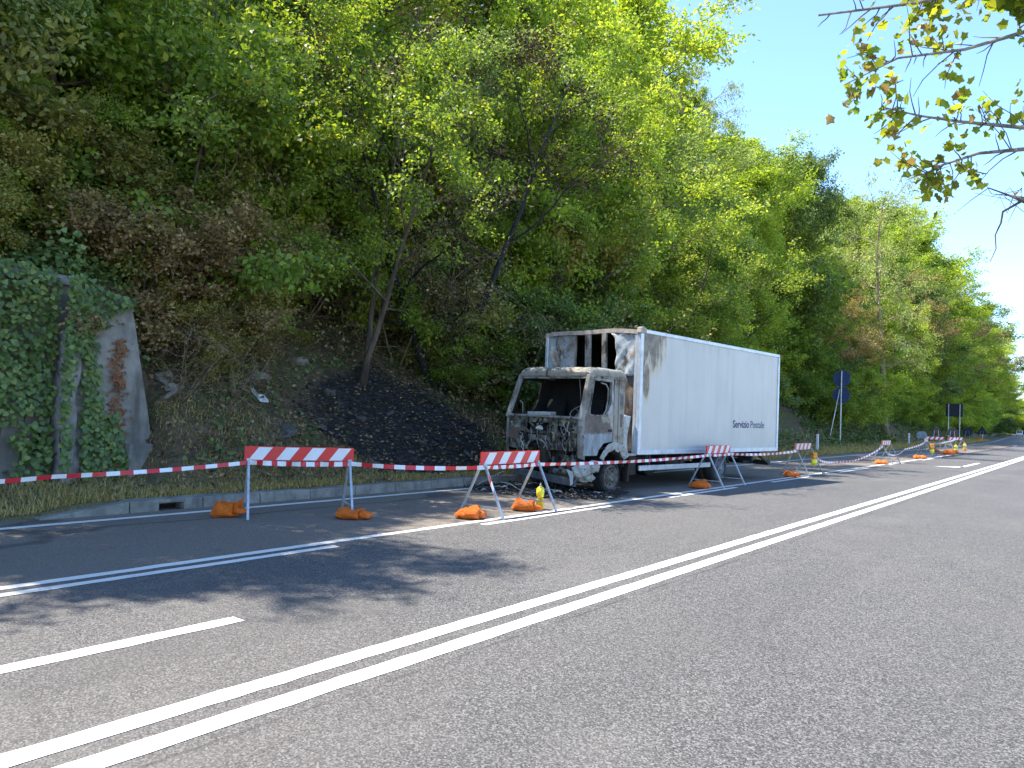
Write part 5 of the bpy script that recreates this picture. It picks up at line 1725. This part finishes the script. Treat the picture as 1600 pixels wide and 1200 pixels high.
lamp(-7.20, 25.25, .70, 60, 1.15, 'orange and yellow warning lamp hanging upside down from the second last barrier', 'lamp_orange')
lamp(-7.65, 49.6, .68, 60, 1.5, 'orange lamp hanging on the faded barrier of the far cluster', 'lamp_orange')
lamp(-8.0, 61.4, 0, 60, 1.3, 'yellow lamp standing in the far cluster under the white tape')
lamp(-7.9, 65.0, 0, 60, 1.5, 'dark-lensed lamp at the far end of the cluster', 'lamp_orange')

def tape(pts, lab, w=.06, sag=0.0, turns=1.0, period=.155, ph=0.0):
    pts = [Vector(p) for p in pts]
    L = sum((pts[i + 1] - pts[i]).length for i in range(len(pts) - 1))
    n = max(8, int(L / .04))
    b = MB()
    o0 = pts[0]
    def at(s):
        d = s * L
        for i in range(len(pts) - 1):
            l = (pts[i + 1] - pts[i]).length
            if d <= l or i == len(pts) - 2:
                t = d / l
                q = pts[i].lerp(pts[i + 1], t)
                q = q - Vector((0, 0, sag * 4 * t * (1 - t)))
                return q, (pts[i + 1] - pts[i]).normalized()
            d -= l
    rows = []
    for i in range(n + 1):
        s = i / n
        q, d = at(s)
        a = .35 * math.sin(2 * math.pi * turns * s + ph) + .12 * math.sin(17 * s + ph)
        sd = d.cross(Vector((0, 0, 1))).normalized()
        u = (Vector((0, 0, 1)) * math.cos(a) + sd * math.sin(a)) * w / 2
        rows.append((q - u - o0, q + u - o0, s * L))
    for i in range(n):
        mi = int(rows[i][2] / period) % 2
        sl = d * 0
        b.poly([rows[i][0], rows[i + 1][0], rows[i + 1][1], rows[i][1]], mi)
    o = b.build('barrier_tape', [M['tape_white'], M['tape_red']], None, loc=o0)
    return tag(o, lab, 'tape', 'red and white barrier tape')
def bend(i, side, dz=.76):
    x, y, a, _ = bars[i]
    a = rad(a)
    return (x + side * (BL / 2 - .05) * math.cos(a) + .05 * math.sin(a), y + side * (BL / 2 - .05) * math.sin(a) - .05 * math.cos(a), dz)
tape([(-9.95, 2.4, .60), (-9.9, 4.0, .64), bend(0, -1)], 'red and white tape leading from the left edge to the nearest barrier', .055, .02)
tape([bend(0, -1, .765), bend(0, 1, .755)], 'twisted tape running under the board of the nearest barrier', .07, .015, 3, .1)
tape([bend(0, 1), bend(1, -1)], 'sagging tape between the nearest barrier and the one before the cab', .065, .035, 1.5)
tape([bend(1, -1, .76), bend(1, 1, .765)], 'twisted tape under the board before the burnt cab', .06, .012, 3, .1)
tape([bend(1, 1), bend(2, -1)], 'long taut tape passing in front of the lorry side', .06, .04, 3)
tape([bend(2, -1), bend(2, 1)], 'tape under the board beside the rear wheel', .06, .01, 2)
tape([bend(2, 1), bend(3, -1)], 'tape passing behind the tail of the lorry', .065, .05, 2)
tape([bend(3, 1), (-7.7, 27.6, .36), (-7.9, 30.5, .20), (-7.6, 33.0, .28), bend(4, -1)], 'slack pale tape sagging almost to the road', .07, .05, 2)
tape([bend(4, 1), (-7.9, 39.5, .32), (-8.3, 43.5, .16), (-8.4, 46.0, .4), bend(5, -1)], 'slack tape leading up to the far cluster', .08, .05, 2)
tape([bend(5, 1), (-8.3, 54, .62), (-8.1, 58, .72), (-8.1, 62.3, .9)], 'pale tape looped across the far cluster', .09, .05, 1)
# loose end hanging down the leg of the barrier before the cab
e = bend(1, -1)
tape([(e[0] + .02, e[1], .76), (e[0] + .14, e[1] - .02, .55), (e[0] + .20, e[1] - .02, .42)], 'loose tape end wound down the leg of the barrier before the cab', .07, 0, 1, .12)

# ------------------------------------------------------------------ road signs and posts
def tube_part(name, p, q, r, mat, parent, n=10):
    return MB().tube([p, q], r, n).build(name, M[mat], parent, smooth=True)
zs = tz(-13.6, 53.3)
sg = empty('round_sign', (-13.6, 53.3, zs))
tag(sg, 'pair of round blue road signs seen from behind on a braced post', 'road sign')
tube_part('post', (0, 0, -.2), (.0, 0, 5.1 - zs), .05, 'galv', sg)
tube_part('brace', (-.10, .02, 3.9 - zs), (-.62, -.55, -.25), .035, 'galv', sg)
for z in (4.62, 3.52):
    b = MB(); b.lathe([(.001, 0), (.54, 0), (.54, .03), (.001, .03)], (.0, .06, z - zs), (0, 1, 0), 32); b.build('sign_disc', M['sign_back'], sg)
    b = MB(); b.box2((-.3, .03, z - zs - .03), (.3, .058, z - zs + .03)); b.build('clamp_rail', M['sign_back'], sg)
zs = tz(-13.0, 98)
sg = empty('panel_sign', (-13.0, 98.0, zs))
tag(sg, 'dark blue rectangular sign on two posts, seen from behind', 'road sign')
for x in (-.55, .55):
    tube_part('post', (x, 0, -.3), (x, 0, 4.15), .05, 'galv', sg)
b = MB(); b.box2((-.85, .05, 2.75), (.85, .09, 4.2)); b.build('sign_panel', M['sign_back_black'], sg, bevel=.01)
for z in (3.05, 3.9):
    b = MB(); b.box2((-.8, .02, z), (.8, .048, z + .05)); b.build('clamp_rail', M['sign_back_black'], sg)

def delineator(x, y, lab):
    r = empty('delineator_post', (x, y, tz(x, y)))
    tag(r, lab, 'marker post', 'white marker posts along the verge')
    b = MB(); b.prism([(-.06, -.05, -.2), (.06, -.05, -.2), (.06, .05, -.2), (-.06, .05, -.2)], (0, 0, 1.08)); b.build('post', M['post_white'], r, bevel=.015)
    b = MB(); b.prism([(-.062, -.052, .88), (.062, -.052, .88), (.062, .052, .88), (-.062, .052, .88)], (0, 0, .20))
    b.build('black_cap', M['black_plastic'], r, bevel=.015)
    b = MB(); b.box2((-.03, -.056, .93), (.03, -.053, 1.02)); b.build('reflector', M['board_red'], r)
delineator(-12.6, 44.7, 'white black-topped marker post left of the round blue signs')
delineator(-12.75, 71.5, 'white black-topped marker post before the far cluster')
delineator(-13.6, 130.0, 'distant white marker post near the bend')

def temp_sign(x, y, shape, mat, lab, zc=1.0, r=.42, ang=0):
    t = empty('temporary_sign', (x, y, tz(x, y) if x < -11 else 0), rad(ang))
    tag(t, lab, 'road sign')
    b = MB()
    if shape == 'round': b.lathe([(.001, 0), (r, 0), (r, .025), (.001, .025)], (0, .03, zc), (0, 1, 0), 28)
    elif shape == 'tri': b.prism([(-r, .03, zc - r * .6), (r, .03, zc - r * .6), (.04, .03, zc + r * 1.05), (-.04, .03, zc + r * 1.05)], (0, .025, 0))
    else: b.prism([(-r, .03, zc - r * .7), (r, .03, zc - r * .7), (r, .03, zc + r * .3), (r * .6, .03, zc + r * .8), (-r * .6, .03, zc + r * .8), (-r, .03, zc + r * .3)], (0, .025, 0))
    b.build('sign_plate', M[mat], t)
    for s in (-1, 1):
        MB().bar((s * .12, 0, zc + .1), (s * .30, -.05, 0), .03, .03).build('leg', M['galv_old'], t)
    MB().bar((0, .06, zc), (0, .5, 0), .03, .03).build('leg', M['galv_old'], t)
temp_sign(-9.5, 57.5, 'panel', 'sign_back_grey', 'grey-backed temporary sign behind the faded barrier', 1.1, .30)
temp_sign(-9.9, 66.0, 'tri', 'sign_back_black', 'black-backed triangle sign rising behind the red barriers', 1.3, .42)
temp_sign(-8.9, 66.5, 'round', 'sign_back_black', 'black-backed round sign above the white barrier of the far cluster', 1.3, .36)
temp_sign(-11.75, 98.6, 'round', 'sign_back_black', 'round black-backed sign standing alone beyond the far cluster', 1.25, .5)
temp_sign(-12.5, 119.0, 'tri', 'sign_back_black', 'black-backed triangle sign farthest along the verge', 1.3, .66)

# distant vehicles coming round the bend
def car(x, y, rz, mat, lab, tall=1.0):
    r = empty('distant_car', (x, y, 0), rz)
    tag(r, lab, 'car')
    b = MB()
    prof = [(-2.0, .3), (-2.05, .75), (-1.1, .95), (-.55, 1.42 * tall), (1.3, 1.45 * tall), (2.0, 1.0), (2.05, .3)]
    b.prism([(-.85, y_, z_) for y_, z_ in prof], (1.7, 0, 0)); b.build('body', M[mat], r, bevel=.06)
    b = MB(); b.prism([(-.70, -1.12, .98), (.70, -1.12, .98), (.62, -.66, 1.36 * tall), (-.62, -.66, 1.36 * tall)], (0, -.03, .02)); b.build('windscreen', M['car_glass'], r)
    for s in (-1, 1):
        b = MB(); b.prism([(s * .852, -.75, 1.0), (s * .852, -.45, 1.34 * tall), (s * .852, 1.2, 1.34 * tall), (s * .852, 1.6, 1.0)], (s * .006, 0, 0)); b.build('side_window', M['car_glass'], r)
        for yy in (-1.3, 1.3):
            b = MB(); b.tube([(s * .66, yy, .31), (s * .87, yy, .31)], .31, 16); b.build('wheel', M['tyre'], r)
        b = MB(); b.box((s * .6, -2.04, .68), (.3, .06, .14)); b.build('headlight', M['post_white'], r, bevel=.02)
sft = float(shift(285.0))
car(-9.0 - sft, 285, .06, 'car_white', 'small white car far off at the bend', 1.1)
car(-5.4 - sft, 300, .06, 'car_silver', 'small silver car following at the bend')

# ------------------------------------------------------------------ plane tree on the right, its boughs hanging into the view
pt = empty('plane_tree', (2.9, 9.2, 0))
tag(pt, 'plane tree whose yellowing boughs hang in from the upper right', 'tree')
O = Vector((2.9, 9.2, 0))
tb = MB()
trunk = [Vector((0, 0, -.2)), Vector((.05, 0, 1.6)), Vector((-.1, -.1, 3.0)), Vector((-.2, -.2, 4.2)), Vector((-.2, -.2, 5.6)), Vector((.1, .1, 7.2))]
tb.tube(trunk, [.32, .26, .23, .20, .15, .08], 12)
tb.build('trunk', M['bark_plane'], pt, smooth=True)
prng = np.random.default_rng(17)
W = lambda *p: Vector(p) - O
boughs = [
    [W(2.7, 9.0, 4.4), W(1.2, 8.5, 4.9), W(.2, 8.0, 5.15), W(-.55, 7.63, 5.02), W(-.95, 7.35, 4.86), W(-1.40, 7.0, 4.76), W(-1.75, 6.74, 4.52)],
    [W(2.7, 9.0, 3.8), W(1.2, 8.4, 4.1), W(.1, 8.0, 4.22), W(-.54, 7.67, 4.21), W(-.97, 7.34, 4.24), W(-1.25, 7.1, 4.27), W(-1.5, 6.9, 4.33)],
    [W(2.7, 9.0, 3.5), W(1.2, 8.4, 3.85), W(.1, 8.0, 4.02), W(-.54, 7.68, 4.03), W(-.85, 7.45, 3.98), W(-1.1, 7.25, 3.86), W(-1.23, 7.15, 3.76)],
    [W(2.75, 9.1, 5.0), W(1.0, 8.3, 5.4), W(-.2, 7.8, 5.45), W(-.75, 7.45, 5.38), W(-1.3, 7.1, 5.25), W(-1.95, 6.62, 5.12)],
    [W(2.7, 9.0, 3.1), W(1.0, 8.4, 3.5), W(0, 8.0, 3.62), W(-.54, 7.7, 3.60), W(-.64, 7.64, 3.64)],
]
brn = MB(); tw = MB()
LC_, LD_, LG_ = [], [], []
def add_leaves(p, d, m, spread):
    for _ in range(m):
        LC_.append(np.array(p) + prng.normal(size=3) * spread); LD_.append(np.array(d) * .4 + prng.normal(size=3) * .6 + np.array([0, 0, -.35]))
for bi, bp in enumerate(boughs):
    n = len(bp)
    r = [.06, .04, .026, .018, .013, .009, .004][:n] if bi < 4 else [.05, .04, .034, .028, .010]
    MB().tube(bp, r, 8).build('bough', M['bark_plane'], pt, smooth=True)
    if bi == 4:
        tw.tube([bp[3], W(-.68, 7.62, 3.50), W(-.69, 7.6, 3.40), W(-.73, 7.6, 3.30), W(-.72, 7.58, 3.18), W(-.76, 7.57, 3.07)], [.012, .010, .008, .006, .005, .003], 5)
        for q in range(9):
            c0 = bp[3].lerp(bp[4], prng.random()); tw.tube([c0, c0 + Vector(prng.normal(size=3) * .07), c0 + Vector(prng.normal(size=3) * .13)], [.005, .003, .002], 4)
        tw.tube([bp[4], W(-.78, 7.55, 3.70), W(-.9, 7.5, 3.60), W(-1.0, 7.45, 3.50)], [.008, .006, .004, .002], 4)
        continue
    pts = [np.array(p) for p in bp]
    for k in range(30):
        t = .38 + .62 * prng.random()
        p, d = lerp_path(pts, t)
        d = d / np.linalg.norm(d)
        rv = prng.normal(size=3); rv -= d * (rv @ d); rv /= np.linalg.norm(rv)
        dd = d * .5 + rv * .8 + np.array([0, 0, .1])
        L = prng.uniform(.18, .55) * (1.2 - .5 * t)
        q = bend_path(p, dd, L, 4, prng, .18, .0)
        tw.tube(q, [.007, .005, .004, .002], 4, False)
        if prng.random() < .50:
            for s in (.35, .65, 1.0):
                pp, _ = lerp_path(q, s)
                add_leaves(pp, dd / np.linalg.norm(dd), prng.integers(2, 6), .06)
tag(tw.build('twig', M['bark'], pt), None, None, None, 'stuff')
C = np.array(LC_); D = np.array(LD_); n = len(C)
Nn = prng.normal(size=(n, 3)) * .6 + np.array([0, 0, .8])
Ls = prng.uniform(.05, .098, n)
# the leaves one can tell apart are pieces of their own (the first 300), the others one mesh
leaf_me = []
for k in range(6):
    v_, f_ = leaf_shapes(np.zeros((1, 3)), np.array([[0, 1.0, 0]]), np.array([[prng.normal() * .2, prng.normal() * .2, 1.0]]), np.array([1.0]), np.array([prng.uniform(.8, 1.1)]), 'palm', .18 + .08 * k)
    leaf_me.append(np_mesh('leaf', v_, f_, [M[('leaf_plane', 'leaf_plane_green', 'leaf_plane', 'leaf_plane', 'leaf_brown', 'leaf_plane_green')[k]]]))
wp = C + np.array(O) - np.array([0, 0, CAM_H])
dep = wp @ np.array(fw)
inv = (np.abs(wp @ np.array(rt)) < dep * .68) & (np.abs(wp @ np.array(up)) < dep * .51)
order = np.concatenate([np.where(inv)[0], np.where(~inv)[0]])
for i in order[:300]:
    d = Vector(D[i]).normalized(); nn = Vector(Nn[i]); nn = (nn - d * nn.dot(d)).normalized(); sx = d.cross(nn)
    o = bpy.data.objects.new('leaf', leaf_me[int(prng.integers(0, 6))])
    COL.objects.link(o); o.parent = pt
    L = float(Ls[i])
    o.matrix_local = Matrix(((sx.x * L, d.x * L, nn.x * L, C[i][0]), (sx.y * L, d.y * L, nn.y * L, C[i][1]), (sx.z * L, d.z * L, nn.z * L, C[i][2]), (0, 0, 0, 1)))
rest = order[300:]
if len(rest):
    V, F = leaf_shapes(C[rest], D[rest], Nn[rest], Ls[rest], Ls[rest] * .95, 'palm', .30)
    tag(link(bpy.data.objects.new('yellow_leaves', np_mesh('yellow_leaves', V, F, [M['leaf_plane']])), pt), None, None, None, 'stuff')
# greener, denser mass in the very corner and the rest of the crown out of view
C2, D2 = [], []
for (cx, cy, cz, rx, m) in ((-.48, 7.5, 5.36, .38, 260), (.5, 7.9, 5.6, .7, 600), (1.8, 8.6, 6.4, 1.5, 1500), (3.4, 9.6, 6.8, 1.8, 1500), (3.0, 8.0, 5.6, 1.3, 900), (2.2, 10.6, 6.2, 1.6, 1000)):
    d = prng.normal(size=(m, 3)); d /= np.linalg.norm(d, axis=1, keepdims=True)
    C2.append(np.array([cx, cy, cz]) - np.array(O) + d * rx * (.35 + .65 * prng.random((m, 1))) * np.array([1, 1, .6]))
    D2.append(prng.normal(size=(m, 3)) + np.array([0, 0, -.4]))
C2 = np.concatenate(C2); D2 = np.concatenate(D2); n = len(C2)
Nn = prng.normal(size=(n, 3)) * .6 + np.array([0, 0, .8]); Ls = prng.uniform(.09, .16, n)
V, F = leaf_shapes(C2, D2, Nn, Ls, Ls * .95, 'palm', .30)
tag(link(bpy.data.objects.new('green_leaves', np_mesh('green_leaves', V, F, [M['leaf_plane_green']])), pt), None, None, None, 'stuff')
